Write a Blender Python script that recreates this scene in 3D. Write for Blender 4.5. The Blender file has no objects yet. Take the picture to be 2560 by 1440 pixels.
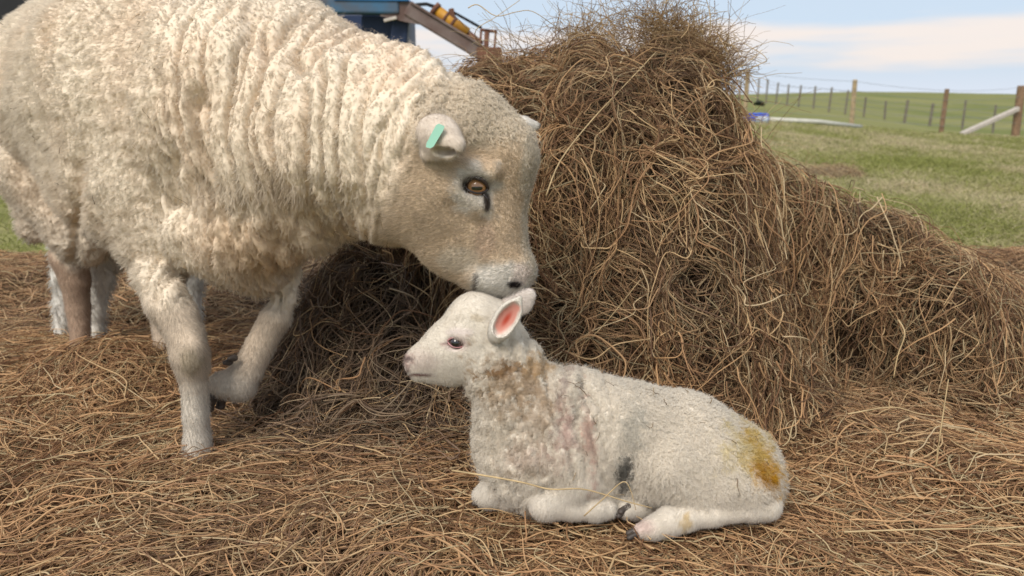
import bpy, bmesh, math, random
import numpy as np
from mathutils import Vector, Matrix

rng = np.random.default_rng(7)
random.seed(7)
sc = bpy.context.scene
COL = sc.collection

# ------------------------------------------------------------------ camera
F = 1862.0                       # focal length in pixels of a 2560 px wide picture
CAMZ = 0.585
TH = math.atan(485.0 / F)
cam_d = bpy.data.cameras.new('camera')
cam = bpy.data.objects.new('camera', cam_d)
COL.objects.link(cam)
cam.location = (0, 0, CAMZ)
cam.rotation_euler = (math.pi / 2 - TH, 0, 0)
cam_d.sensor_width = 36
cam_d.lens = 36 * F / 2560
cam_d.clip_start = 0.02
cam_d.clip_end = 2000
cam_d.dof.use_dof = True
cam_d.dof.focus_distance = 1.0
cam_d.dof.aperture_fstop = 6.5
sc.camera = cam

# ------------------------------------------------------------------ world, sun, exposure
SUN_EL, SUN_AZ = math.radians(46), math.radians(206)      # azimuth measured from +Y towards +X
world = bpy.data.worlds.new('World')
sc.world = world
world.use_nodes = True
nt = world.node_tree
nt.nodes.clear()
N, L = nt.nodes, nt.links
out = N.new('ShaderNodeOutputWorld')
sky = N.new('ShaderNodeTexSky')
sky.sky_type = 'NISHITA'
sky.sun_disc = False
sky.sun_elevation = SUN_EL
sky.sun_rotation = SUN_AZ
sky.dust_density = 1.5
bg1 = N.new('ShaderNodeBackground'); bg1.inputs['Strength'].default_value = 0.07
L.new(sky.outputs[0], bg1.inputs[0])
tc = N.new('ShaderNodeTexCoord')
sep = N.new('ShaderNodeSeparateXYZ'); L.new(tc.outputs['Generated'], sep.inputs[0])
ramp = N.new('ShaderNodeValToRGB')
cr = ramp.color_ramp
cr.elements[0].position = 0.0; cr.elements[0].color = (0.66, 0.72, 0.82, 1)
cr.elements[1].position = 1.0; cr.elements[1].color = (0.56, 0.60, 0.66, 1)
for pos, c in ((0.03, (0.57, 0.66, 0.77, 1)), (0.08, (0.55, 0.66, 0.79, 1)), (0.13, (0.55, 0.65, 0.77, 1)), (0.30, (0.54, 0.61, 0.71, 1))):
    e = cr.elements.new(pos); e.color = c
L.new(sep.outputs['Z'], ramp.inputs[0])
# banks of pale warm cloud low over the horizon
mp = N.new('ShaderNodeMapping'); mp.inputs['Scale'].default_value = (3.0, 3.0, 24.0)
mp.inputs['Location'].default_value = (0.35, 0.0, 0.55)
L.new(tc.outputs['Generated'], mp.inputs[0])
nz = N.new('ShaderNodeTexNoise'); nz.inputs['Scale'].default_value = 1.9; nz.inputs['Detail'].default_value = 9
nz.inputs['Roughness'].default_value = 0.5
L.new(mp.outputs[0], nz.inputs[0])
band = N.new('ShaderNodeValToRGB')
b = band.color_ramp
b.elements[0].position = 0.0; b.elements[0].color = (0.0, 0.0, 0.0, 1)
b.elements[1].position = 0.30; b.elements[1].color = (0.25, 0.25, 0.25, 1)
for pos, v in ((0.010, 0.12), (0.038, 0.62), (0.070, 0.78), (0.088, 0.38), (0.12, 0.1)):
    e = b.elements.new(pos); e.color = (v, v, v, 1)
L.new(sep.outputs['Z'], band.inputs[0])
madd = N.new('ShaderNodeMath'); madd.operation = 'ADD'
L.new(nz.outputs[0], madd.inputs[0]); L.new(band.outputs[0], madd.inputs[1])
mr = N.new('ShaderNodeMapRange'); mr.interpolation_type = 'SMOOTHSTEP'
mr.inputs['From Min'].default_value = 0.84; mr.inputs['From Max'].default_value = 1.32
L.new(madd.outputs[0], mr.inputs['Value'])
cmix = N.new('ShaderNodeMix'); cmix.data_type = 'RGBA'
L.new(mr.outputs[0], cmix.inputs['Factor'])
L.new(ramp.outputs[0], cmix.inputs['A'])
cmix.inputs['B'].default_value = (0.83, 0.745, 0.70, 1)
bg2 = N.new('ShaderNodeBackground'); bg2.inputs['Strength'].default_value = 1.0
L.new(cmix.outputs['Result'], bg2.inputs[0])
wm = N.new('ShaderNodeMixShader'); wm.inputs[0].default_value = 0.90
L.new(bg1.outputs[0], wm.inputs[1]); L.new(bg2.outputs[0], wm.inputs[2])
L.new(wm.outputs[0], out.inputs['Surface'])

sun_d = bpy.data.lights.new('sun', 'SUN')
sun_d.energy = 2.35
sun_d.angle = math.radians(26)
sun_d.color = (1.0, 0.93, 0.84)
sun = bpy.data.objects.new('sun', sun_d)
COL.objects.link(sun)
sd = Vector((math.sin(SUN_AZ) * math.cos(SUN_EL), math.cos(SUN_AZ) * math.cos(SUN_EL), math.sin(SUN_EL)))
sun.rotation_euler = sd.to_track_quat('Z', 'Y').to_euler()
sun.location = sd * 30

sc.view_settings.view_transform = 'Standard'
sc.view_settings.look = 'None'
sc.view_settings.gamma = 1
sc.view_settings.exposure = 0.27
sc.view_settings.use_curve_mapping = False
try:
    sc.cycles_curves.shape = 'RIBBONS'
    sc.cycles.max_bounces = 6
    sc.cycles.diffuse_bounces = 3
    sc.cycles.transparent_max_bounces = 8
    sc.cycles.use_denoising = True
except Exception:
    pass

# ------------------------------------------------------------------ helpers
ST, CT = math.sin(TH), math.cos(TH)


def U(px, py, Y):
    """world point at distance Y seen from the photograph's standpoint"""
    u = (px - 1280.0) / F
    v = (720.0 - py) / F
    t = Y / (CT + v * ST)
    return np.array([u * t, Y, CAMZ + t * (-ST + v * CT)])


def R(rpx, py, Y):
    v = (720.0 - py) / F
    return rpx / F * Y / (CT + v * ST)


def proj(P):
    """pixel coordinates (2560 wide) of world points"""
    d = P[:, 1] * CT - (P[:, 2] - CAMZ) * ST
    w = P[:, 1] * ST + (P[:, 2] - CAMZ) * CT
    return 1280 + F * P[:, 0] / d, 720 - F * w / d


def h3(ix, iy, iz, seed):
    n = (ix.astype(np.int64) * 374761393 + iy.astype(np.int64) * 668265263 + iz.astype(np.int64) * 2147483647 + seed * 1274126177) & 0xffffffff
    n = ((n ^ (n >> 13)) * 1274126177) & 0xffffffff
    n = n ^ (n >> 16)
    return (n & 0xffff) / 65535.0


def noise(P, scale=1.0, seed=0):
    """value noise in -1..1"""
    q = P * scale
    i = np.floor(q)
    f = q - i
    f = f * f * (3 - 2 * f)
    i = i.astype(np.int64)
    r = 0
    for dx in (0, 1):
        wx = f[:, 0] if dx else 1 - f[:, 0]
        for dy in (0, 1):
            wy = f[:, 1] if dy else 1 - f[:, 1]
            for dz in (0, 1):
                wz = f[:, 2] if dz else 1 - f[:, 2]
                r = r + wx * wy * wz * h3(i[:, 0] + dx, i[:, 1] + dy, i[:, 2] + dz, seed)
    return r * 2 - 1


def fbm(P, scale=1.0, octs=4, seed=0, gain=0.5):
    a, s, r, t = 1.0, scale, 0, 0
    for k in range(octs):
        r = r + a * noise(P, s, seed + k * 17)
        t += a
        a *= gain
        s *= 2.03
    return r / t


def sstep(a, b, x):
    t = np.clip((x - a) / (b - a), 0, 1)
    return t * t * (3 - 2 * t)


def norm(v):
    return v / np.maximum(np.linalg.norm(v, axis=-1, keepdims=True), 1e-9)


def tag(o, label=None, cat=None, group=None, kind=None):
    if label: o['label'] = label
    if cat: o['category'] = cat
    if group: o['group'] = group
    if kind: o['kind'] = kind
    return o


def mesh_obj(name, V, Fc, mat=None, parent=None, smooth=True, col=None):
    me = bpy.data.meshes.new(name)
    V = np.asarray(V, dtype=np.float32)
    Fc = np.asarray(Fc, dtype=np.int32)
    n = Fc.shape[1]
    me.vertices.add(len(V)); me.vertices.foreach_set('co', V.ravel())
    me.loops.add(Fc.size); me.loops.foreach_set('vertex_index', Fc.ravel())
    me.polygons.add(len(Fc))
    me.polygons.foreach_set('loop_start', np.arange(0, Fc.size, n, dtype=np.int32))
    me.update(calc_edges=True)
    me.validate()
    if smooth:
        me.polygons.foreach_set('use_smooth', np.ones(len(me.polygons), dtype=bool))
    if col is not None:
        a = me.attributes.new('col', 'FLOAT_COLOR', 'POINT')
        c = np.ones((len(V), 4), dtype=np.float32); c[:, :3] = col
        a.data.foreach_set('color', c.ravel())
    if mat: me.materials.append(mat)
    o = bpy.data.objects.new(name, me)
    COL.objects.link(o)
    if parent: o.parent = parent
    return o


def empty(name, loc=(0, 0, 0)):
    o = bpy.data.objects.new(name, None)
    COL.objects.link(o)
    o.location = loc
    o.empty_display_size = 0.1
    return o


def keep(o, parent):
    """parent a world-space built part without moving it"""
    o.parent = parent
    o.matrix_parent_inverse = Matrix.Translation(-Vector(parent.location))
    return o


def curves_obj(name, sets, mat, parent=None, nrm=None):
    """sets of (P (n, k, 3), rad, col (n, 3)) joined into one hair curves object"""
    if isinstance(sets, tuple): sets = [sets]
    sizes, Ps, Rs, Cs = [], [], [], []
    for P, rad, col in sets:
        n, k = P.shape[:2]
        sizes += [k] * n
        Ps.append(P.reshape(-1, 3)); Rs.append(np.broadcast_to(rad, (n, k)).reshape(-1)); Cs.append(np.clip(col, 0, 1))
    hc = bpy.data.hair_curves.new(name)
    hc.add_curves(sizes)
    hc.attributes['position'].data.foreach_set('vector', np.concatenate(Ps).astype(np.float32).ravel())
    ra = hc.attributes.get('radius') or hc.attributes.new('radius', 'FLOAT', 'POINT')
    ra.data.foreach_set('value', np.concatenate(Rs).astype(np.float32))
    a = hc.attributes.new('col', 'FLOAT_COLOR', 'CURVE')
    c = np.ones((len(sizes), 4), dtype=np.float32); c[:, :3] = np.concatenate(Cs)
    a.data.foreach_set('color', c.ravel())
    if nrm is not None:
        a = hc.attributes.new('nrm', 'FLOAT_VECTOR', 'CURVE')
        a.data.foreach_set('vector', np.concatenate(nrm).astype(np.float32).ravel())
    hc.materials.append(mat)
    o = bpy.data.objects.new(name, hc)
    COL.objects.link(o)
    if parent: o.parent = parent
    return o


# ---- materials
def mat_new(name):
    m = bpy.data.materials.new(name)
    m.use_nodes = True
    nt = m.node_tree
    p = nt.nodes['Principled BSDF']
    return m, nt, p


def mat_simple(name, c, rough=0.7, metal=0.0, var=0.15, scale=8.0, bump=0.0, rust=None, spec=0.4):
    m, nt, p = mat_new(name)
    N, L = nt.nodes, nt.links
    p.inputs['Roughness'].default_value = rough
    p.inputs['Metallic'].default_value = metal
    p.inputs['Specular IOR Level'].default_value = spec
    tc = N.new('ShaderNodeTexCoord')
    nz = N.new('ShaderNodeTexNoise'); nz.inputs['Scale'].default_value = scale; nz.inputs['Detail'].default_value = 6
    L.new(tc.outputs['Object'], nz.inputs[0])
    r = N.new('ShaderNodeValToRGB')
    r.color_ramp.elements[0].position = 0.35; r.color_ramp.elements[1].position = 0.65
    d = rust if rust else tuple(x * (1 - var) for x in c)
    r.color_ramp.elements[0].color = (*d, 1); r.color_ramp.elements[1].color = (*[min(1, x * (1 + var)) for x in c], 1)
    L.new(nz.outputs[0], r.inputs[0]); L.new(r.outputs[0], p.inputs['Base Color'])
    if bump:
        bp = N.new('ShaderNodeBump'); bp.inputs['Strength'].default_value = bump; bp.inputs['Distance'].default_value = 0.01
        L.new(nz.outputs[0], bp.inputs['Height']); L.new(bp.outputs[0], p.inputs['Normal'])
    return m


def mat_attr(name, rough=0.85, spec=0.2, transl=0.0, bump=None, sheen=0.0, mult=1.0):
    """base colour from the 'col' attribute"""
    m, nt, p = mat_new(name)
    N, L = nt.nodes, nt.links
    a = N.new('ShaderNodeAttribute'); a.attribute_name = 'col'
    p.inputs['Roughness'].default_value = rough
    p.inputs['Specular IOR Level'].default_value = spec
    L.new(a.outputs['Color'], p.inputs['Base Color'])
    if bump:
        tc = N.new('ShaderNodeTexCoord')
        nz = N.new('ShaderNodeTexNoise'); nz.inputs['Scale'].default_value = bump[0]; nz.inputs['Detail'].default_value = 5
        L.new(tc.outputs['Object'], nz.inputs[0])
        bp = N.new('ShaderNodeBump'); bp.inputs['Strength'].default_value = bump[1]; bp.inputs['Distance'].default_value = bump[2]
        L.new(nz.outputs[0], bp.inputs['Height']); L.new(bp.outputs[0], p.inputs['Normal'])
    if transl:
        t = N.new('ShaderNodeBsdfTranslucent'); L.new(a.outputs['Color'], t.inputs[0])
        mx = N.new('ShaderNodeMixShader'); mx.inputs[0].default_value = transl
        L.new(p.outputs[0], mx.inputs[1]); L.new(t.outputs[0], mx.inputs[2])
        o = [n for n in N if n.type == 'OUTPUT_MATERIAL'][0]
        L.new(mx.outputs[0], o.inputs['Surface'])
    return m


M_HAIR = mat_attr('wool_fibre', rough=0.9, spec=0.1, transl=0.2)
M_FUR = mat_attr('short_hair', rough=0.75, spec=0.2, transl=0.1)
for m_ in (M_HAIR, M_FUR):      # fibres take their light like the coat they grow from
    t_ = m_.node_tree
    a_ = t_.nodes.new('ShaderNodeAttribute'); a_.attribute_name = 'nrm'
    g_ = t_.nodes.new('ShaderNodeNewGeometry')
    v_ = t_.nodes.new('ShaderNodeMix'); v_.data_type = 'VECTOR'; v_.inputs['Factor'].default_value = 0.4
    t_.links.new(a_.outputs['Vector'], v_.inputs['A']); t_.links.new(g_.outputs['Normal'], v_.inputs['B'])
    n_ = t_.nodes.new('ShaderNodeVectorMath'); n_.operation = 'NORMALIZE'
    t_.links.new(v_.outputs['Result'], n_.inputs[0])
    t_.links.new(n_.outputs[0], t_.nodes['Principled BSDF'].inputs['Normal'])
M_SKIN = mat_attr('woolly_coat', rough=0.95, spec=0.05, bump=(160, 0.5, 0.004))
M_HAY = mat_attr('hay_strand', rough=0.6, spec=0.3, transl=0.12)
M_HAYBASE = mat_attr('packed_hay', rough=0.95, spec=0.05, bump=(120, 1.0, 0.02))
M_GRASS = mat_attr('grass_blade', rough=0.6, spec=0.2, transl=0.3)


# ---- small hard-surface builders (bmesh)
class MB:
    def __init__(s):
        s.bm = bmesh.new()

    def box(s, c, size, rot=None, bevel=0.0):
        r = bmesh.ops.create_cube(s.bm, size=1.0)
        vs = r['verts']
        M = Matrix.Translation(Vector(c)) @ (rot.to_4x4() if rot else Matrix.Identity(4)) @ Matrix.Diagonal((*size, 1))
        bmesh.ops.transform(s.bm, matrix=M, verts=vs)
        if bevel:
            es = list({e for v in vs for e in v.link_edges})
            bmesh.ops.bevel(s.bm, geom=es, offset=bevel, segments=2, affect='EDGES', profile=0.5)
        return s

    def bar(s, a, b, w, h=None, bevel=0.0):
        a, b = Vector(a), Vector(b)
        d = b - a
        q = d.to_track_quat('X', 'Z').to_matrix()
        return s.box((a + b) / 2, (d.length, w, h or w), q, bevel)

    def tube(s, pts, rad, seg=8, cap=True):
        pts = [Vector(p) for p in pts]
        if not hasattr(rad, '__len__'): rad = [rad] * len(pts)
        rings = []
        up = Vector((0, 0, 1))
        for i, p in enumerate(pts):
            d = (pts[min(i + 1, len(pts) - 1)] - pts[max(i - 1, 0)]).normalized()
            x = d.cross(up)
            if x.length < 0.1: x = d.cross(Vector((0, 1, 0)))
            x.normalize(); y = d.cross(x).normalized(); up = -y if False else up
            rings.append([s.bm.verts.new(p + (x * math.cos(2 * math.pi * k / seg) + y * math.sin(2 * math.pi * k / seg)) * rad[i]) for k in range(seg)])
        for i in range(len(rings) - 1):
            for k in range(seg):
                s.bm.faces.new((rings[i][k], rings[i][(k + 1) % seg], rings[i + 1][(k + 1) % seg], rings[i + 1][k]))
        if cap:
            s.bm.faces.new(rings[0]); s.bm.faces.new(list(reversed(rings[-1])))
        return s

    def done(s, name, mat, parent=None, smooth=False):
        bmesh.ops.recalc_face_normals(s.bm, faces=s.bm.faces)
        me = bpy.data.meshes.new(name)
        s.bm.to_mesh(me); s.bm.free()
        me.materials.append(mat)
        if smooth:
            for p in me.polygons: p.use_smooth = True
        o = bpy.data.objects.new(name, me)
        COL.objects.link(o)
        if parent: keep(o, parent)
        return o


# ------------------------------------------------------------------ terrain
def interp_tab(tab, x):
    t = np.array(tab)
    return np.interp(x, t[:, 0], t[:, 1])


def atab(Y, rows):
    r = []
    for px, py in rows:
        p = U(px, py, Y); r.append((p[0] / Y, p[2]))
    return r


T17 = [(-2, 0.0), (0.1, 0.03)] + atab(17, [(1870, 283), (2137, 315), (2368, 333), (2552, 346)]) + [(1.2, -0.75), (3, -0.9)]
T32 = [(-2, 0.1), (0.1, 0.12)] + atab(32, [(1817, 252), (2121, 286), (2333, 318), (2490, 334)]) + [(1.2, -1.2), (3, -1.3)]
T95 = [(-2, 0.5)] + atab(95, [(1280, 238), (1800, 237), (1990, 233), (2150, 229), (2330, 231), (2560, 236)]) + [(1.5, 0.3), (3, 0.0)]
KY = np.array([-60, 0, 2.3, 3.4, 17, 32, 95, 160, 400.0])


def terrain_z(x, y):
    x = np.asarray(x, float); y = np.asarray(y, float)
    a = x / np.maximum(y, 6.0)
    vals = [np.full_like(a, -0.08), np.full_like(a, -0.08), np.full_like(a, -0.08), np.full_like(a, 0.0),
            interp_tab(T17, a), interp_tab(T32, a), interp_tab(T95, a), interp_tab(T95, a) - 3.0, interp_tab(T95, a) - 22.0]
    z = np.zeros_like(a)
    for i in range(len(KY) - 1):
        m = (y >= KY[i]) & (y < KY[i + 1])
        t = (y - KY[i]) / (KY[i + 1] - KY[i])
        if i in (2, 5, 6): t = t * t * (3 - 2 * t) if i != 6 else t * t
        z = np.where(m, vals[i] * (1 - t) + vals[i + 1] * t, z)
    P = np.stack([x, y, x * 0], -1).reshape(-1, 3)
    b = (0.03 * noise(P, 1.3, 3) + 0.015 * noise(P, 4.0, 5)).reshape(x.shape)
    return z + b * sstep(2.8, 4.5, y)


def ground_at(px, py, y0=3.0, y1=150.0):
    for y in np.exp(np.linspace(math.log(y0), math.log(y1), 1500)):
        p = U(px, py, y)
        if p[2] <= float(terrain_z(p[0], y)): return p
    return p


ys = np.concatenate([np.linspace(-60, 0, 8)[:-1], np.linspace(0, 3, 20)[:-1], np.exp(np.linspace(math.log(3), math.log(40), 240))[:-1], np.exp(np.linspace(math.log(40), math.log(400), 60))])
xs1 = np.sinh(np.linspace(-4.6, 4.6, 361)) * 6.0
X, Yg = np.meshgrid(xs1, ys, indexing='ij')
Z = terrain_z(X, Yg)
V = np.stack([X, Yg, Z], -1).reshape(-1, 3)
nx, ny = X.shape
idx = np.arange(nx * ny).reshape(nx, ny)
Q = np.stack([idx[:-1, :-1], idx[1:, :-1], idx[1:, 1:], idx[:-1, 1:]], -1).reshape(-1, 4)

mg, ntg, pg = mat_new('meadow')
N, L = ntg.nodes, ntg.links
tc = N.new('ShaderNodeTexCoord')
n1 = N.new('ShaderNodeTexNoise'); n1.inputs['Scale'].default_value = 1.1; n1.inputs['Detail'].default_value = 8; n1.inputs['Roughness'].default_value = 0.68
mpg = N.new('ShaderNodeMapping'); mpg.inputs['Scale'].default_value = (1, 0.6, 1)
L.new(tc.outputs['Object'], mpg.inputs[0]); L.new(mpg.outputs[0], n1.inputs[0])
r1 = N.new('ShaderNodeValToRGB')
r1.color_ramp.elements[0].position = 0.36; r1.color_ramp.elements[0].color = (0.17, 0.18, 0.055, 1)
r1.color_ramp.elements[1].position = 0.72; r1.color_ramp.elements[1].color = (0.42, 0.35, 0.19, 1)
e = r1.color_ramp.elements.new(0.52); e.color = (0.26, 0.26, 0.10, 1)
L.new(n1.outputs[0], r1.inputs[0])
n2 = N.new('ShaderNodeTexNoise'); n2.inputs['Scale'].default_value = 9; n2.inputs['Detail'].default_value = 6
L.new(tc.outputs['Object'], n2.inputs[0])
mm = N.new('ShaderNodeMix'); mm.data_type = 'RGBA'; mm.blend_type = 'MULTIPLY'; mm.inputs['Factor'].default_value = 0.6
r2 = N.new('ShaderNodeValToRGB'); r2.color_ramp.elements[0].position = 0.3; r2.color_ramp.elements[1].position = 0.6
r2.color_ramp.elements[0].color = (0.45, 0.45, 0.4, 1)
L.new(n2.outputs[0], r2.inputs[0]); L.new(r1.outputs[0], mm.inputs['A']); L.new(r2.outputs[0], mm.inputs['B'])
sp = N.new('ShaderNodeSeparateXYZ'); L.new(tc.outputs['Object'], sp.inputs[0])
fr = N.new('ShaderNodeMapRange'); fr.inputs['From Min'].default_value = 7; fr.inputs['From Max'].default_value = 22
L.new(sp.outputs['Y'], fr.inputs['Value'])
n3 = N.new('ShaderNodeTexNoise'); n3.inputs['Scale'].default_value = 0.12; n3.inputs['Detail'].default_value = 5
L.new(tc.outputs['Object'], n3.inputs[0])
r3 = N.new('ShaderNodeValToRGB'); r3.color_ramp.elements[0].position = 0.35; r3.color_ramp.elements[1].position = 0.65
r3.color_ramp.elements[0].color = (0.18, 0.20, 0.07, 1); r3.color_ramp.elements[1].color = (0.27, 0.26, 0.11, 1)
L.new(n3.outputs[0], r3.inputs[0])
mf = N.new('ShaderNodeMix'); mf.data_type = 'RGBA'
L.new(fr.outputs[0], mf.inputs['Factor']); L.new(mm.outputs['Result'], mf.inputs['A']); L.new(r3.outputs[0], mf.inputs['B'])
L.new(mf.outputs['Result'], pg.inputs['Base Color'])
pg.inputs['Roughness'].default_value = 1.0; pg.inputs['Specular IOR Level'].default_value = 0.05
bp = N.new('ShaderNodeBump'); bp.inputs['Strength'].default_value = 0.8; bp.inputs['Distance'].default_value = 0.05
L.new(n2.outputs[0], bp.inputs['Height']); L.new(bp.outputs[0], pg.inputs['Normal'])
tag(mesh_obj('grass_field', V, Q, mg), 'green and straw coloured pasture rising to a low hill', kind='structure')

# grass blades
n = 120000
yy = 2.55 + (rng.random(n) ** 1.7) * 14
aa = rng.uniform(-0.95, 0.95, n)
aa = np.where(rng.random(n) < 0.65, rng.uniform(0.28, 0.85, n), aa)
xx = aa * yy
P0 = np.stack([xx, yy, terrain_z(xx, yy)], -1)
nn = fbm(P0, 1.1, 3, 11)
dry = np.clip(0.31 + 1.1 * nn + 0.28 * rng.standard_normal(n), 0, 1)[:, None]
cg = (1 - dry) * np.array([0.29, 0.30, 0.09]) + dry * np.array([0.60, 0.50, 0.32])
cg = cg * rng.uniform(0.7, 1.25, (n, 1))
ln = rng.uniform(0.015, 0.05, n) * (1 + 0.5 * (yy > 6)) * (1 + 0.7 * np.clip(nn, 0, 1))
az = rng.uniform(0, 2 * math.pi, n)
lean = rng.uniform(0.2, 1.3, n)
t = np.linspace(0, 1, 4)[None, :, None]
d = np.stack([np.cos(az) * np.sin(lean), np.sin(az) * np.sin(lean), np.cos(lean)], -1)[:, None, :]
dd = np.stack([np.cos(az), np.sin(az), -0.6 * np.ones(n)], -1)[:, None, :]
PG = P0[:, None, :] + ln[:, None, None] * (t * d + 0.35 * t * t * dd)
wid = (0.0011 + 0.00035 * yy)[:, None] * np.array([1.0, 0.9, 0.65, 0.15])[None]
tag(curves_obj('grass', (PG, wid, cg), M_GRASS), 'short rough grass growing over the pasture', 'grass', kind='stuff')

# ------------------------------------------------------------------ hay relief
GX0, GY0, GS = -2.5, 0.25, 0.008
gx = np.arange(GX0, 2.5, GS); gy = np.arange(GY0, 3.3, GS)
HX, HY = np.meshgrid(gx, gy, indexing='ij')
Pf = np.stack([HX, HY, HX * 0], -1).reshape(-1, 3)
nf = (0.050 * fbm(Pf, 2.2, 3, 21) + 0.016 * fbm(Pf, 9, 3, 22)).reshape(HX.shape)
calm = np.exp(-(((HX - 0.12) / 0.30) ** 2 + ((HY - 0.93) / 0.16) ** 2)) + np.exp(-(((HX + 0.52) / 0.1) ** 2 + ((HY - 1.12) / 0.1) ** 2))
HF = nf * (1 - np.clip(calm, 0, 1)) - 0.004
edge = 2.72 + 0.15 * noise(Pf, 2.5, 31).reshape(HX.shape)
# hay lies in a low bank at the back left and back right
HF += 0.06 * np.exp(-((HY - 2.35) / 0.3) ** 2)
HF += 0.07 * np.exp(-(((HX + 0.78) / 0.16) ** 2 + ((HY - 1.42) / 0.09) ** 2))
HF -= 0.06 * np.exp(-(((HX + 0.66) / 0.05) ** 2 + ((HY - 1.47) / 0.06) ** 2))
HF -= 0.20 * sstep(-0.12, 0.25, HY - edge) + 0.2 * sstep(2.2, 2.5, np.abs(HX)) + 0.2 * sstep(0.45, 0.25, HY)

RT = [  # ridge of the pile: px, py, Y, Y of the foot
    (560, 1150, 1.36, 1.30), (640, 1030, 1.42, 1.31), (700, 905, 1.46, 1.30), (800, 780, 1.50, 1.27), (880, 670, 1.54, 1.22), (1000, 500, 1.62, 1.19),
    (1110, 320, 1.72, 1.17), (1180, 235, 1.80, 1.16), (1300, 225, 1.82, 1.16), (1390, 195, 1.80, 1.15), (1450, 165, 1.76, 1.15), (1500, 168, 1.74, 1.15), (1560, 210, 1.72, 1.15),
    (1610, 205, 1.69, 1.15), (1650, 175, 1.67, 1.15), (1695, 160, 1.66, 1.16), (1728, 182, 1.63, 1.18), (1735, 230, 1.61, 1.19), (1748, 285, 1.59, 1.20), (1788, 355, 1.58, 1.21), (1845, 415, 1.57, 1.23), (1900, 465, 1.57, 1.25),
    (1960, 482, 1.57, 1.28), (2040, 502, 1.57, 1.30), (2120, 532, 1.58, 1.32), (2200, 578, 1.60, 1.33), (2320, 650, 1.64, 1.35), (2420, 705, 1.68, 1.37), (2560, 760, 1.75, 1.42), (2700, 880, 1.8, 1.5), (2850, 1010, 1.8, 1.6)]
rid = np.array([[*U(px, py, Y), yf] for px, py, Y, yf in RT])
o_ = np.argsort(rid[:, 0]); rid = rid[o_]


def tabx(x, c, s=0.012):
    # interpolation with a little smoothing
    return sum(np.interp(x + o, rid[:, 0], rid[:, c]) for o in (-s, 0, s)) / 3


zr = tabx(HX, 2); yr = tabx(HX, 1); yf = tabx(HX, 3)
inx = (HX > rid[0, 0]) & (HX < rid[-1, 0])
tt = np.clip((HY - yf) / (yr - yf), 0, 1)
g = 1 - (1 - tt) ** 2.3
g = g * (0.85 + 0.15 * sstep(0.0, 0.5, tt))
back = np.clip((HY - yr) / 0.55, 0, 1)
prof = np.where(HY < yr, g, 1 - back * back * (3 - 2 * back) * 1.1)
HP = zr * prof
body = sstep(0.0, 0.25, tt) * np.clip(zr / 0.3, 0, 1)
top_keep = 1 - 0.75 * sstep(0.75, 1.0, tt) * (1 - sstep(0.1, 0.3, back))
HP = HP + body * top_keep * ((0.15 * fbm(Pf, 4.5, 3, 41) + 0.055 * fbm(Pf, 13, 2, 42)).reshape(HX.shape))
# hollows: a dark cave low at the right, another behind the ewe's nose
for (px, py, Y, sx, sy, dep) in ((2180, 930, 1.37, 0.075, 0.100, 0.50), (1960, 900, 1.40, 0.06, 0.05, 0.16), (1480, 700, 1.30, 0.05, 0.05, 0.10), (1700, 450, 1.42, 0.05, 0.05, 0.08), (1560, 640, 1.34, 0.06, 0.06, 0.10), (2030, 700, 1.48, 0.05, 0.05, 0.07), (1120, 800, 1.24, 0.06, 0.04, 0.09)):
    c = U(px, py, Y)
    HP -= dep * np.exp(-(((HX - c[0]) / sx) ** 2 + ((HY - Y) / sy) ** 2))
HP -= body * (0.34 * np.clip(fbm(Pf, 7.5, 2, 45).reshape(HX.shape) - 0.12, 0, 1) + 0.16 * np.clip(fbm(Pf, 17, 2, 47).reshape(HX.shape) - 0.1, 0, 1)) * (1 - sstep(0.7, 0.95, tt))
HP = np.where(inx & (HY > yf - 0.01), HP, -0.3)
# rounded toe into the floor
H = np.maximum(HF, HP)
kb = 0.03
hh = np.clip(0.5 + 0.5 * (HP - HF) / kb, 0, 1)
H = HF * (1 - hh) + HP * hh + kb * hh * (1 - hh)
for _ in range(2):
    H[1:-1, 1:-1] = (H[1:-1, 1:-1] * 2 + H[:-2, 1:-1] + H[2:, 1:-1] + H[1:-1, :-2] + H[1:-1, 2:]) / 6
isp = HP > HF
GHX, GHY = np.gradient(H, GS)


def gl(A, x, y):
    fx = np.clip((x - GX0) / GS, 0, A.shape[0] - 1.001); fy = np.clip((y - GY0) / GS, 0, A.shape[1] - 1.001)
    i = fx.astype(int); j = fy.astype(int); u = fx - i; v = fy - j
    return (A[i, j] * (1 - u) + A[i + 1, j] * u) * (1 - v) + (A[i, j + 1] * (1 - u) + A[i + 1, j + 1] * u) * v


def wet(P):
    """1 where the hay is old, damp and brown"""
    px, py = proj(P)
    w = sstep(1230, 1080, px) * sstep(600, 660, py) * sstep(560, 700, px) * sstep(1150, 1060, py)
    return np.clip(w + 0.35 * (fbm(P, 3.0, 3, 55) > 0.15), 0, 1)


hv = np.stack([HX, HY, H], -1).reshape(-1, 3)
hc_ = np.array([0.040, 0.024, 0.013]) * (1 + 0.7 * fbm(hv, 40, 3, 61))[:, None] * (1 - 0.35 * wet(hv))[:, None]  # base colour kept very dark to paint shade into gaps between strands
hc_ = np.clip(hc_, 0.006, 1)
idx = np.arange(H.size).reshape(H.shape)
lab = np.where(isp, idx + 1, 0)
for _ in range(700):
    l2_ = lab.copy()
    for ax_ in (0, 1):
        for sh in (1, -1):
            l2_ = np.maximum(l2_, np.roll(lab, sh, ax_))
    l2_ = np.where(isp, l2_, 0)
    if (l2_ == lab).all(): break
    lab = l2_
isp = isp & (lab == np.bincount(lab[lab > 0]).argmax())
cell = np.stack([idx[:-1, :-1], idx[1:, :-1], idx[1:, 1:], idx[:-1, 1:]], -1)
cp = (isp[:-1, :-1] & isp[1:, :-1] & isp[1:, 1:] & isp[:-1, 1:])


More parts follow.
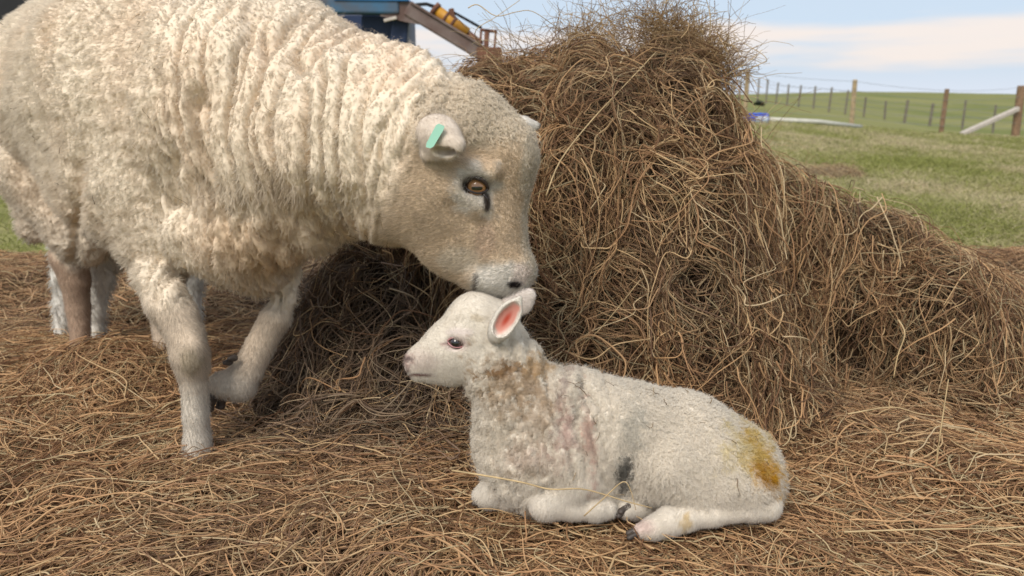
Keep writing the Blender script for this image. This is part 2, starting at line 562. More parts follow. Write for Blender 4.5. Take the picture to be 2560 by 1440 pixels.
def sub(V, Q, C):
    u, inv = np.unique(Q, return_inverse=True)
    return V[u], inv.reshape(Q.shape), C[u]


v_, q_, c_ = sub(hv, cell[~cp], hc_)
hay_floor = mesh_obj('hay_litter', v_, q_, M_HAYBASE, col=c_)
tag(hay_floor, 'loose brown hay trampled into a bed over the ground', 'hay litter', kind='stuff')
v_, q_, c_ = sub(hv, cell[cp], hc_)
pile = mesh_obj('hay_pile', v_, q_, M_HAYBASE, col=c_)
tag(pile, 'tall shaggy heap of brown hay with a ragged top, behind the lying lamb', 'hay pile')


def strands(n, rootfn, K=9, step=0.011, thick=(0.0005, 0.0010), off=(0.0, 0.018), down=0.8, curv=0.09, kink=0.17, lift=0.010, down_dark=1):
    P, = rootfn(n),
    x, y = P[:, 0], P[:, 1]
    n = len(x)
    pos = np.stack([x, y, gl(H, x, y)], -1)

    def nrm(p):
        a = gl(GHX, p[:, 0], p[:, 1]); b = gl(GHY, p[:, 0], p[:, 1])
        return norm(np.stack([-a, -b, np.ones_like(a)], -1)), np.sqrt(1 + a * a + b * b)
    nv, sl = nrm(pos)
    steep = sstep(1.15, 2.2, sl)
    ang = rng.uniform(0, 2 * math.pi, n)
    rd = np.stack([np.cos(ang), np.sin(ang) * 0.8, np.zeros(n)], -1)
    # loose swirls: neighbouring strands share a heading
    sw = fbm(pos, 5.0, 2, 71) * 5.0
    swd = np.stack([np.cos(sw), np.sin(sw), np.zeros(n)], -1) * np.where(rng.random(n) < 0.5, 1, -1)[:, None]
    rd = norm(rd + swd * rng.uniform(0, 2.2, n)[:, None])
    dn = np.array([0, 0, -1.0]) + nv * nv[:, 2:3]
    side = 0.55 * fbm(pos, 3.0, 2, 73)
    dn = norm(dn) + np.cross(nv, dn) * side[:, None] * 2
    wdn = (steep * down * rng.uniform(0.3, 1.5, n))[:, None]
    d = norm(rd * (1 - 0.75 * wdn.clip(0, 1)) + dn * wdn)
    stp = step * rng.uniform(0.5, 1.35, n) ** 1.0
    stp = stp[:, None]
    c0 = rng.standard_normal(n) * curv
    o0 = off[0] + (off[1] - off[0]) * rng.random(n) ** 1.6
    o1 = rng.uniform(-1, 1, n) * lift
    pts = []
    for k in range(K):
        tk = k / (K - 1)
        w = o0 + o1 * math.sin(math.pi * tk) + rng.standard_normal(n) * 0.0006
        pts.append(pos + nv * w[:, None])
        cc = c0 + rng.standard_normal(n) * curv * 0.6
        cc = np.where(rng.random(n) < kink, cc + rng.standard_normal(n) * 1.3, cc)
        tdir = norm(d - nv * np.sum(d * nv, -1, keepdims=True))
        b = np.cross(nv, tdir)
        d = norm(tdir * np.cos(cc * 0.6)[:, None] + b * np.sin(cc * 0.6)[:, None] + np.array([0, 0, -0.12]) * steep[:, None])
        pos = pos + d * stp
        for _ in range(2):
            nv, sl = nrm(pos)
            f = (pos[:, 2] - gl(H, pos[:, 0], pos[:, 1])) / sl
            # bridge over hollows instead of dipping into every one
            f = np.clip(f, -0.02, 0.02)
            pos = pos - nv * (f * 0.8)[:, None]
    pts = np.stack(pts, 1)
    th = rng.uniform(thick[0], thick[1], n) * np.clip(np.exp(rng.normal(0, 0.25, n)), 0.5, 1.35) * (1 + 0.4 * (rng.random(n) < 0.06))
    prof = np.linspace(1, 0.6, K)[None]
    rad = th[:, None] * prof
    # colour
    u = rng.random(n)
    pal = np.array([[0.105, 0.052, 0.024], [0.225, 0.123, 0.057], [0.35, 0.205, 0.095], [0.49, 0.325, 0.16], [0.64, 0.47, 0.26], [0.28, 0.21, 0.11]])
    pr = np.array([0.24, 0.27, 0.22, 0.14, 0.06, 0.07])
    ci = rng.choice(len(pal), n, p=pr)
    c = pal[ci] * rng.uniform(0.75, 1.25, (n, 1))
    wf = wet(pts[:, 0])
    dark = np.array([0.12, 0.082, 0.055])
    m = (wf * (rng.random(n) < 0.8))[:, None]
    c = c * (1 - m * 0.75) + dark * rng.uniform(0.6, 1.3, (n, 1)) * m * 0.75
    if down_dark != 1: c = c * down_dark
    # deep strands darkened, top ones lightened: shade of the gaps painted into colour
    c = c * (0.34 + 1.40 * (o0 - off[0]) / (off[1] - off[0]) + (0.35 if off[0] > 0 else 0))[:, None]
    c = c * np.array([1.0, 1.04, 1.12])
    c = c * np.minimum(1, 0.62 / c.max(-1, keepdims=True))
    return pts, rad, c


def roots(pilepart, near, far):
    """sample points with a density per square metre of slope"""
    def fn(_):
        area = np.sqrt(1 + GHX ** 2 + GHY ** 2) * GS * GS
        hw = 0.69 * HY + 0.12
        infr = (np.abs(HX) < hw) & (HY > 0.6)
        dens = np.where(HY < 1.55, near, near + (far - near) * sstep(1.55, 2.1, HY))
        dens = np.where(infr, dens, dens * 0.12)
        # back of the pile is out of sight from the front: sparser
        dens = np.where((GHY < -0.5) & isp, dens * 0.25, dens)
        ok = isp if pilepart else ~isp
        dens = dens * ok * (H > -0.06)
        w = (dens * area).ravel()
        n = rng.poisson(w)
        i = np.repeat(np.arange(w.size), n)
        x = HX.ravel()[i] + rng.uniform(-GS, GS, len(i)) * 0.5
        y = HY.ravel()[i] + rng.uniform(-GS, GS, len(i)) * 0.5
        return np.stack([x, y], -1)
    return fn


CAVE = U(2178, 905, 1.36)


def multi(name, parent, sets):
    ns = []
    for P, r, c in sets:      # nothing grows inside the dark hollow
        q = (P - CAVE) / np.array([0.066, 0.240, 0.056])
        kp = ((q * q).sum(-1).min(-1) > rng.uniform(0.15, 1.35, len(P))) | (rng.random(len(P)) < 0.12)
        ns.append((P[kp], r[kp], c[kp]))
    sets = ns
    return tag(curves_obj(name, sets, M_HAY, parent), kind='stuff')


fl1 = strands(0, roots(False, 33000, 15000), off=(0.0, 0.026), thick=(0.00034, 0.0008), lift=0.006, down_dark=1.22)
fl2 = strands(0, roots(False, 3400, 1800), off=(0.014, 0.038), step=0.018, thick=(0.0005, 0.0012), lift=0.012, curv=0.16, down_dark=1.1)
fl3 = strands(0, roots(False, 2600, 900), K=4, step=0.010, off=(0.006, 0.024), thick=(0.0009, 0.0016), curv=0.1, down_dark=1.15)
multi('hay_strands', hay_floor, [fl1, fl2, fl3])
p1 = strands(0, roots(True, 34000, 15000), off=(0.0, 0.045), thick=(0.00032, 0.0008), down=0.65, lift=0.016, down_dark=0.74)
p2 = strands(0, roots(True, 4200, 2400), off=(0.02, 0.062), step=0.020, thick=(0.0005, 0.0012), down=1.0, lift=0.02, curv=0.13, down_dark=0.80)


def wild(n, base, dirf, length, K=12, thick=(0.0004, 0.0008), bend=0.4, grav=0.10):
    """free strands standing out of the pile into the air"""
    pos = base.copy()
    d = norm(dirf)
    L_ = length[:, None] / (K - 1)
    pts = []
    for k in range(K):
        pts.append(pos.copy())
        j = rng.standard_normal(d.shape) * bend * np.where(rng.random(len(d)) < 0.2, 2.0, 0.7)[:, None]
        d = norm(d + j * 0.5 + np.array([0, 0, -grav]))
        pos = pos + d * L_
    pts = np.stack(pts, 1)
    rad = rng.uniform(thick[0], thick[1], len(base))[:, None] * np.linspace(1, 0.5, K)[None]
    pal = np.array([[0.22, 0.13, 0.065], [0.34, 0.22, 0.11], [0.48, 0.34, 0.18]])
    c = pal[rng.integers(0, 3, len(base))] * rng.uniform(0.7, 1.2, (len(base), 1))
    return pts, rad, c


def ridge_pts(px0, px1, n, spread_y=0.06, dz=0.0):
    px = rng.uniform(px0, px1, n)
    r = np.array(RT)
    py = np.interp(px, r[:, 0], r[:, 1]); Y = np.interp(px, r[:, 0], r[:, 2])
    P = np.array([U(a, b, c) for a, b, c in zip(px, py, Y)])
    P[:, 1] += rng.uniform(-spread_y, spread_y, n)
    P[:, 2] = gl(H, P[:, 0], P[:, 1]) - 0.02 + dz
    return P


def dirs(n, up=1.0, s=0.9, bias=(0, 0, 0)):
    d = rng.standard_normal((n, 3)) * s
    d[:, 2] = np.abs(d[:, 2]) * 0.5 + up
    return d + np.array(bias)


w_sets = []
for (a, b, n, up, ln, sy) in ((1180, 2000, 3000, 0.35, (0.05, 0.14), 0.10), (1400, 1560, 700, 0.5, (0.06, 0.13), 0.04),
                              (1600, 1780, 1900, 0.5, (0.05, 0.12), 0.06), (1750, 1780, 300, 0.3, (0.04, 0.09), 0.05),
                              (1900, 2600, 1400, 0.2, (0.04, 0.10), 0.08), (1250, 1850, 260, 1.0, (0.14, 0.26), 0.05), (880, 1180, 700, 0.2, (0.05, 0.1), 0.1)):
    bp_ = ridge_pts(a, b, n, sy)
    w_sets.append(wild(n, bp_, dirs(n, up), rng.uniform(ln[0], ln[1], n)))
# tufts bursting out of the top, with the sky showing through
for (px, py, Y, n, rr, bx) in ((1700, 140, 1.64, 650, 0.042, 0.1), (1735, 165, 1.60, 600, 0.034, 0.15), (1660, 80, 1.66, 260, 0.03, 0.0), (1480, 120, 1.74, 500, 0.04, -0.1),
                               (1800, 190, 1.60, 90, 0.02, 0.8), (1300, 180, 1.78, 120, 0.05, -0.4), (1620, 60, 1.64, 120, 0.03, -0.3), (1705, 260, 1.58, 250, 0.035, 0.0)):
    c = U(px, py, Y)
    bs = c + rng.standard_normal((n, 3)) * rr * np.array([1, 0.8, 0.7])
    w_sets.append(wild(n, bs, dirs(n, 0.4, 0.9, (bx, 0, 0)), rng.uniform(0.04, 0.12, n), grav=0.05))
# strands hanging down over the hollows
for (px, py, Y, n, sp_) in ((2150, 700, 1.45, 700, 0.16), (1950, 620, 1.42, 700, 0.14), (1560, 420, 1.40, 500, 0.14), (1750, 550, 1.38, 500, 0.14), (1400, 500, 1.38, 400, 0.12)):
    c = U(px, py, Y)
    bx = c[0] + rng.uniform(-sp_, sp_, n); by = Y + rng.uniform(-0.05, 0.05, n)
    bs = np.stack([bx, by, gl(H, bx, by) + 0.01], -1)
    dv = np.stack([rng.normal(-0.15, 0.35, n), -np.abs(rng.normal(0.25, 0.15, n)), -np.ones(n)], -1)
    w_sets.append(wild(n, bs, dv, rng.uniform(0.08, 0.24, n), grav=0.12, bend=0.22))
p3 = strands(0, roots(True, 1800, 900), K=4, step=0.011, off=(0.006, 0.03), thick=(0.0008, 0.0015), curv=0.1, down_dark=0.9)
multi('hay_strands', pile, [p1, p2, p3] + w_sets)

# ------------------------------------------------------------------ animals: implicit bodies
def rc(a, ra, b=None, rb=None, k=0.02, sq=None):
    """tapered capsule; sq = (axis, factor) flattens it along an axis"""
    a = np.array(a, float); b = a if b is None else np.array(b, float)
    return ('c', a, ra, b, ra if rb is None else rb, k, sq)


def el(c, r, axes=None, k=0.01, cut=False):
    return ('e', np.array(c, float), np.array(r, float), np.eye(3) if axes is None else np.array(axes, float), k, cut)


def pr_eval(pr, P):
    if pr[0] == 'c':
        _, a, ra, b, rb, k, sq = pr
        if sq is not None:
            ax, s = np.array(sq[0], float), sq[1]
            P = P + np.outer((P - a) @ ax, ax) * (1 / s - 1)
            b = b + ax * ((b - a) @ ax) * (1 / s - 1)
        d = P - a
        ab = b - a
        L2 = ab @ ab
        if L2 < 1e-12: return np.sqrt((d * d).sum(-1)) - ra
        h = np.clip((d @ ab) / L2, 0, 1)
        e = d - h[:, None] * ab
        return np.sqrt((e * e).sum(-1)) - (ra + (rb - ra) * h)
    _, c, r, A, k, cut = pr
    q = (P - c) @ A.T
    k0 = np.sqrt(((q / r) ** 2).sum(-1)); k1 = np.sqrt(((q / (r * r)) ** 2).sum(-1))
    return k0 * (k0 - 1) / np.maximum(k1, 1e-9)


def sdf(prims, P):
    d = None
    for pr in prims:
        e = pr_eval(pr, P)
        k = pr[5] if pr[0] == 'c' else pr[4]
        if pr[0] == 'e' and pr[5]:
            h = np.clip(0.5 - 0.5 * (d + e) / k, 0, 1)
            d = d * (1 - h) - e * h + k * h * (1 - h)
        elif d is None:
            d = e
        else:
            h = np.clip(0.5 + 0.5 * (d - e) / k, 0, 1)
            d = d * h * 0 + (d * (1 - h) + e * h) - k * h * (1 - h)
    return d


def bounds(prims, m=0.02):
    lo, hi = np.full(3, 9.0), np.full(3, -9.0)
    for p in prims:
        if p[0] == 'c':
            for c, r in ((p[1], p[2]), (p[3], p[4])):
                lo = np.minimum(lo, c - r); hi = np.maximum(hi, c + r)
        elif not p[5]:
            lo = np.minimum(lo, p[1] - p[2].max()); hi = np.maximum(hi, p[1] + p[2].max())
    return lo - m, hi + m


def sdf_mesh(prims, h):
    lo, hi = bounds(prims, 3 * h)
    B = 8
    nb = np.ceil((hi - lo) / (h * B)).astype(int)
    n = nb * B
    ci = np.stack(np.meshgrid(*[np.arange(k) for k in nb], indexing='ij'), -1).reshape(-1, 3)
    cc = lo + (ci * B + (B - 1) / 2) * h
    dc = np.concatenate([sdf(prims, c) for c in np.array_split(cc, max(1, len(cc) // 40000))])
    vals = np.repeat(np.repeat(np.repeat(dc.reshape(nb), B, 0), B, 1), B, 2).astype(np.float32)
    act = np.abs(dc) < B * h * 0.87 * 1.7
    loc = np.stack(np.meshgrid(*[np.arange(B)] * 3, indexing='ij'), -1).reshape(-1, 3)
    A = ci[act]
    for ch in np.array_split(A, max(1, len(A) // 300)):
        g = (ch[:, None, :] * B + loc[None]).reshape(-1, 3)
        vals[g[:, 0], g[:, 1], g[:, 2]] = sdf(prims, lo + g * h)
    s = vals < 0
    inside = s[:-1, :-1, :-1].astype(np.int8)
    cnt = np.zeros(inside.shape, np.int8)
    for dx in (0, 1):
        for dy in (0, 1):
            for dz in (0, 1):
                cnt += s[dx:s.shape[0] - 1 + dx, dy:s.shape[1] - 1 + dy, dz:s.shape[2] - 1 + dz]
    cells = np.argwhere((cnt > 0) & (cnt < 8))
    ids = -np.ones(inside.shape, np.int64); ids[cells[:, 0], cells[:, 1], cells[:, 2]] = np.arange(len(cells))
    acc = np.zeros((len(cells), 3)); num = np.zeros(len(cells))
    cor = [(0, 0, 0), (1, 0, 0), (0, 1, 0), (1, 1, 0), (0, 0, 1), (1, 0, 1), (0, 1, 1), (1, 1, 1)]
    for i, j in ((0, 1), (2, 3), (4, 5), (6, 7), (0, 2), (1, 3), (4, 6), (5, 7), (0, 4), (1, 5), (2, 6), (3, 7)):
        p, q = np.array(cor[i]), np.array(cor[j])
        a = vals[tuple((cells + p).T)]; b = vals[tuple((cells + q).T)]
        m = (a < 0) != (b < 0)
        t = np.where(m, a / np.where(m, a - b, 1), 0)
        acc += np.where(m[:, None], p + (q - p) * t[:, None], 0); num += m
    V = lo + (cells + acc / num[:, None]) * h
    faces = []
    for ax in range(3):
        o1, o2 = [(1, 2), (2, 0), (0, 1)][ax]
        sl0 = [slice(1, -1)] * 3; sl1 = [slice(1, -1)] * 3
        sl0[ax] = slice(0, -1); sl1[ax] = slice(1, None)
        a, b = s[tuple(sl0)], s[tuple(sl1)]
        for flip, m in ((False, a & ~b), (True, ~a & b)):
            e = np.argwhere(m)
            off = np.ones(3, int); off[ax] = 0
            e = e + off
            u = np.zeros(3, int); u[o1] = 1; w = np.zeros(3, int); w[o2] = 1
            qd = [e - u - w, e - w, e, e - u]
            f = np.stack([ids[tuple(x.T)] for x in qd], -1)
            if flip: f = f[:, ::-1]
            faces.append(f)
    Fc = np.concatenate(faces)
    Fc = Fc[(Fc >= 0).all(1)]
    return V, Fc


def sdf_normal(prims, P, e=0.0015):
    g = np.stack([sdf(prims, P + np.eye(3)[i] * e) - sdf(prims, P - np.eye(3)[i] * e) for i in range(3)], -1)
    return norm(g)


def vnormals(V, Fc):
    a, b, c, d = (V[Fc[:, i]] for i in range(4))
    fn = np.cross(c - a, d - b)
    n = np.zeros_like(V)
    for i in range(4):
        for k in range(3):
            n[:, k] += np.bincount(Fc[:, i], fn[:, k], len(V))
    return norm(n)


def sample_surface(V, Fc, Nv, dens, n):
    """random surface points, density weighted by a per-vertex value"""
    a, b, c, d = (V[Fc[:, i]] for i in range(4))
    area = np.linalg.norm(np.cross(c - a, d - b), axis=1) / 2 * dens[Fc].mean(1)
    i = rng.choice(len(Fc), n, p=area / area.sum())
    u, v = rng.random(n)[:, None], rng.random(n)[:, None]
    w = [(1 - u) * (1 - v), u * (1 - v), u * v, (1 - u) * v]
    mixv = lambda A: sum(A[Fc[i, k]] * (w[k] if A.ndim > 1 else w[k][:, 0]) for k in range(4))
    return mixv, i


def fibres(Pc, Nc, comb, L_, Cc, per, spread, tipspread, rad, K=5, curl=0.0, turns=1.5, sink=0.0015, jit=0.25, cv=(0.88, 1.10)):
    """locks of fibres: per fibres round every lock root, closing towards a shared tip"""
    n = len(Pc)
    d = norm(Nc + comb + rng.standard_normal((n, 3)) * jit)
    u = norm(np.cross(d, rng.standard_normal((n, 3)))); w = np.cross(d, u)
    rp = np.repeat
    Pc, Nc, d, u, w, L_, Cc = (rp(x, per, 0) for x in (Pc, Nc, d, u, w, L_, Cc))
    spread, tipspread = rp(np.broadcast_to(spread, n), per), rp(np.broadcast_to(tipspread, n), per)
    m = n * per
    ang = rng.uniform(0, 2 * math.pi, m); rr = np.sqrt(rng.random(m))
    oa = (np.cos(ang) * rr)[:, None] * u + (np.sin(ang) * rr)[:, None] * w
    oa = oa - Nc * np.sum(oa * Nc, -1, keepdims=True) * 0.8
    ln = L_ * rng.uniform(0.7, 1.15, m)
    ph = rp(rng.uniform(0, 2 * math.pi, n), per) + rng.normal(0, 0.5, m)
    pts = []
    g = np.array([0, 0, -1.0])
    for k in range(K):
        t = k / (K - 1)
        p = Pc - Nc * sink + d * (ln * t)[:, None] + oa * (spread * (1 - t) + tipspread * t)[:, None]
        p = p + g * (ln * 0.25 * t * t)[:, None]
        if curl:
            a = ph + turns * 2 * math.pi * t
            p = p + (u * np.cos(a)[:, None] + w * np.sin(a)[:, None]) * (curl * min(1, 2.0 * t))
        pts.append(p)
    pts = np.stack(pts, 1)
    r_ = rng.uniform(0.7, 1.2, m)[:, None] * rad * np.linspace(1, 0.35, K)[None]
    NRM.append(norm(Nc))
    return pts, r_, np.clip(Cc * np.minimum(rng.uniform(cv[0], cv[1], (m, 1)), 0.96 / np.maximum(Cc.max(-1, keepdims=True), 1e-3)), 0, 0.97)


NRM = []


def fur_obj(name, sets, mat, parent=None):
    n_ = NRM[-len(sets):]
    return curves_obj(name, sets, mat, parent, nrm=n_)


def stain(C, P, c, r, col, amt=1.0, nz=0.6, sc_=90, seed=5):
    """tint round a spot on the coat, with a ragged edge"""
    c = np.array(c)
    q = (P - c) / np.array(r)
    d = np.sqrt((q * q).sum(-1)) + nz * fbm(P, sc_, 3, seed)
    w = (sstep(1.15, 0.45, d) * amt)[:, None]
    return C * (1 - w) + np.array(col) * w


def seg(prs, pts, k=0.02, sq=None):
    """chain of capsules through (point, radius) pairs"""
    for (a, ra), (b, rb) in zip(pts[:-1], pts[1:]):
        prs.append(rc(a, ra, b, rb, k, sq))


def B(px, py, Y, r):
    return U(px, py, Y), R(r, py, Y)


# ================================================================== the ewe
YAX = (0, 1, 0)
wool = []
seg(wool, [B(232, 235, 1.60, 230), B(450, 240, 1.40, 322), B(660, 270, 1.27, 310), B(800, 335, 1.19, 262), B(930, 345, 1.10, 232)], k=0.02)
seg(wool, [B(930, 345, 1.10, 232), B(1030, 350, 1.04, 185), B(1105, 345, 1.02, 128)], k=0.02)
wool.append(rc(*B(1105, 290, 1.03, 88), *B(1000, 270, 1.06, 140), k=0.02))
wool.append(rc(*B(470, 400, 1.36, 283), k=0.03))                      # belly
wool.append(rc(*B(330, 430, 1.42, 195), k=0.03))
wool.append(rc(*B(620, 560, 1.20, 168), *B(690, 500, 1.17, 185), k=0.04))   # brisket
wool.append(rc(*B(640, 640, 1.22, 108), *B(560, 560, 1.24, 150), k=0.04))
wool.append(rc(*B(150, 430, 1.66, 135), *B(205, 545, 1.62, 100), k=0.025))   # thigh
wool.append(rc(*B(200, 600, 1.60, 62), *B(215, 545, 1.62, 95), k=0.03))
wool.append(rc(*B(90, 560, 1.68, 50), *B(105, 430, 1.68, 88), k=0.025))
wool.append(rc(*B(400, 620, 1.24, 85), *B(420, 500, 1.26, 150), k=0.04))
bare = []
sqh = (YAX, 0.80)
seg(bare, [B(1110, 350, 1.005, 122), B(1172, 322, 1.0, 90)], k=0.02)
bare.append(rc(*B(1178, 326, 1.0, 92), *B(1236, 392, 0.995, 100), k=0.02, sq=sqh))     # skull to forehead
bare.append(rc(*B(1236, 395, 0.995, 103), *B(1210, 555, 0.985, 95), k=0.015, sq=(YAX, 0.75)))
bare.append(rc(*B(1210, 555, 0.985, 95), *B(1256, 660, 0.975, 74), k=0.015, sq=(YAX, 0.72)))
bare.append(rc(*B(1112, 505, 0.99, 136), *B(1150, 590, 0.985, 104), k=0.025, sq=(YAX, 0.62)))   # cheek
bare.append(rc(*B(1150, 590, 0.985, 98), *B(1205, 665, 0.975, 64), k=0.02, sq=(YAX, 0.6)))
bare.append(rc(*B(1000, 465, 1.05, 142), *B(1080, 470, 1.0, 124), k=0.04))
bare.append(rc(*B(1287, 680, 0.972, 50), *B(1260, 690, 0.968, 46), k=0.012, sq=(YAX, 0.9)))    # muzzle end
bare.append(rc(*B(1195, 690, 0.955, 24), *B(1225, 706, 0.955, 20), k=0.01, sq=(YAX, 0.9)))     # lower lip
bare.append(rc(*B(1165, 425, 0.940, 20), *B(1225, 432, 0.943, 18), k=0.02))                  # brow
bare.append(rc(*B(1150, 470, 0.940, 18), *B(1200, 515, 0.944, 16), k=0.02))
bare.append(rc(*B(1080, 345, 0.965, 52), *B(1090, 345, 0.94, 40), k=0.02))                   # base of the ear
legs = []
seg(legs, [B(405, 690, 1.20, 66), B(428, 760, 1.165, 56), B(464, 838, 1.14, 42), B(474, 885, 1.13, 43), B(480, 915, 1.129, 38), B(484, 960, 1.128, 28), B(488, 1040, 1.12, 26), B(493, 1100, 1.115, 28), B(494, 1125, 1.112, 31), B(497, 1165, 1.11, 34)], k=0.006)
seg(legs, [B(650, 600, 1.30, 80), B(726, 690, 1.26, 42), B(712, 735, 1.25, 41), B(690, 790, 1.24, 36), B(650, 865, 1.23, 33), B(618, 925, 1.215, 36), B(596, 958, 1.205, 42), B(556, 962, 1.19, 33)], k=0.006)
seg(legs, [B(172, 640, 1.64, 42), B(188, 700, 1.64, 32), B(196, 770, 1.64, 25), B(203, 860, 1.625, 20), B(203, 905, 1.62, 23)], k=0.008)
seg(legs, [B(420, 640, 1.52, 64), B(405, 760, 1.50, 28), B(410, 860, 1.47, 22), B(412, 960, 1.46, 24)], k=0.008)
# tendon and joint relief
legs.append(rc(*B(480, 868, 1.112, 22), *B(480, 902, 1.108, 18), k=0.02))
legs.append(rc(*B(505, 960, 1.135, 12), *B(510, 1080, 1.13, 12), k=0.01))
ewe_prims = wool + bare + legs
EYE = U(1190, 465, 0.9405)
ewe_cut = [el(EYE + np.array([0, -0.002, 0]), (0.0175, 0.011, 0.0115), k=0.008, cut=True),
           el(U(1287, 712, 0.932), (0.010, 0.012, 0.0055), [[.85, 0, -.5], [0, 1, 0], [.5, 0, .85]], k=0.006, cut=True)]
ewe_all = ewe_prims + ewe_cut
V, Fc = sdf_mesh(ewe_all, 0.0034)


def ewe_wool_w(P):
    dw = sdf(wool, P); dl = sdf(legs, P)
    px, py = proj(P)
    w = sstep(-0.030, 0.0, dl - dw + 0.008 * noise(P, 40, 8))
    w = np.where((py < 560) | (P[:, 1] < 1.09), 1.0, w)
    w = np.maximum(w, np.where(P[:, 1] < 1.42, sstep(775, 715, py + 14 * noise(P, 30, 12) - 0.12 * (px - 430)), 0))
    xb = np.interp(py, [120, 180, 240, 290, 350, 450, 550, 640], [1260, 1225, 1180, 1075, 1040, 1010, 955, 900]) + 22 * noise(P, 22, 9)
    wh_ = sstep(xb + 40, xb - 50, px)
    return w * np.where(P[:, 1] < 1.25, wh_, 1.0)


Nv = sdf_normal(ewe_all, V)
ww = ewe_wool_w(V)
px, py = proj(V)
Pn = np.stack([V[:, 0], V[:, 1] * 0.6, V[:, 2]], -1)
wx = fbm(V, 5, 3, 101); wx2 = fbm(V, 14, 3, 103)
# folds run down the flank and round the neck: grooves wander, fork and die out
s_ax = V[:, 0] - 0.22 * V[:, 1]
slant = (0.62 - V[:, 2])
warp = 0.020 * fbm(V, 9, 3, 101)


def grooves(sx, cell, along, seed, wdt):
    q = np.stack([(sx + warp) / cell, V[:, 2] * along, V[:, 1] * along * 0.5], -1)
    n_ = noise(q, 1.0, seed) + 0.45 * noise(q * np.array([1.9, 2.2, 2.2]), 1.0, seed + 1)
    return np.clip(np.abs(n_) / wdt, 0, 1)


g1 = grooves(s_ax + 0.10 * slant * sstep(700, 1000, px), 0.037, 4.0, 301, 0.42)
sn = np.abs(np.sin((s_ax + 0.045 * fbm(V * np.array([1, 1, .6]), 6, 2, 102) + warp) * math.pi / 0.044))
g1 = np.minimum(g1, np.clip(sn * 2.0, 0, 1) * 0.75 + 0.25 * sstep(-0.2, 0.4, wx2))
g2 = grooves(s_ax + 0.45 * slant, 0.0150, 13.0, 305, 0.5)
g3 = grooves(s_ax + 0.10 * slant, 0.022, 14.0, 309, 0.5)
neckz = sstep(850, 950, px)
lowz = sstep(0.485, 0.43, V[:, 2] + 0.03 * wx2) * (1 - neckz) * sstep(400, 500, px)
zone = sstep(360, 430, px + 40 * wx2)
topf = sstep(0.76, 0.60, V[:, 2]) * 0.8 + 0.2
rnd = lambda f, p: 1 - (1 - np.clip(f, 0, 1)) ** p
fold = rnd(g1, 2.0) * 0.026 * topf * (1 - 0.65 * neckz) * (1 - 0.55 * lowz)
fold = fold + rnd(g2, 1.8) * 0.0120 * neckz + rnd(g3, 1.8) * 0.010 * lowz
fold = fold + 0.006 * neckz
fold = fold - 0.010 * lowz
lump = 0.008 * fbm(V, 12, 2, 111) + 0.0036 * fbm(V * np.array([1, 1, 1.8]), 50, 2, 113)
soft = 1 - sstep(350, 420, px)
crim = 0.0008 * noise(V, 130, 115)
skin_d = 0.0008 * fbm(V, 60, 3, 117)
disp = ww * (zone * (fold - 0.016) + lump * (0.9 + 0.5 * soft) + crim - 0.003) + (1 - ww) * skin_d
disp -= ww * 0.020 * np.exp(-((px - 190 - 12 * wx2) / 16) ** 2) * sstep(330, 430, py) * (V[:, 1] < 1.6)
# fold where the thigh tucks behind the flank
V = V + Nv * disp[:, None]
Nv2 = vnormals(V, Fc)
if np.mean(np.sum(Nv2 * Nv, -1)) < 0:
    Fc = Fc[:, ::-1]; Nv2 = -Nv2

CREAM = np.array([0.92, 0.80, 0.64]); TAN = np.array([0.66, 0.46, 0.28])


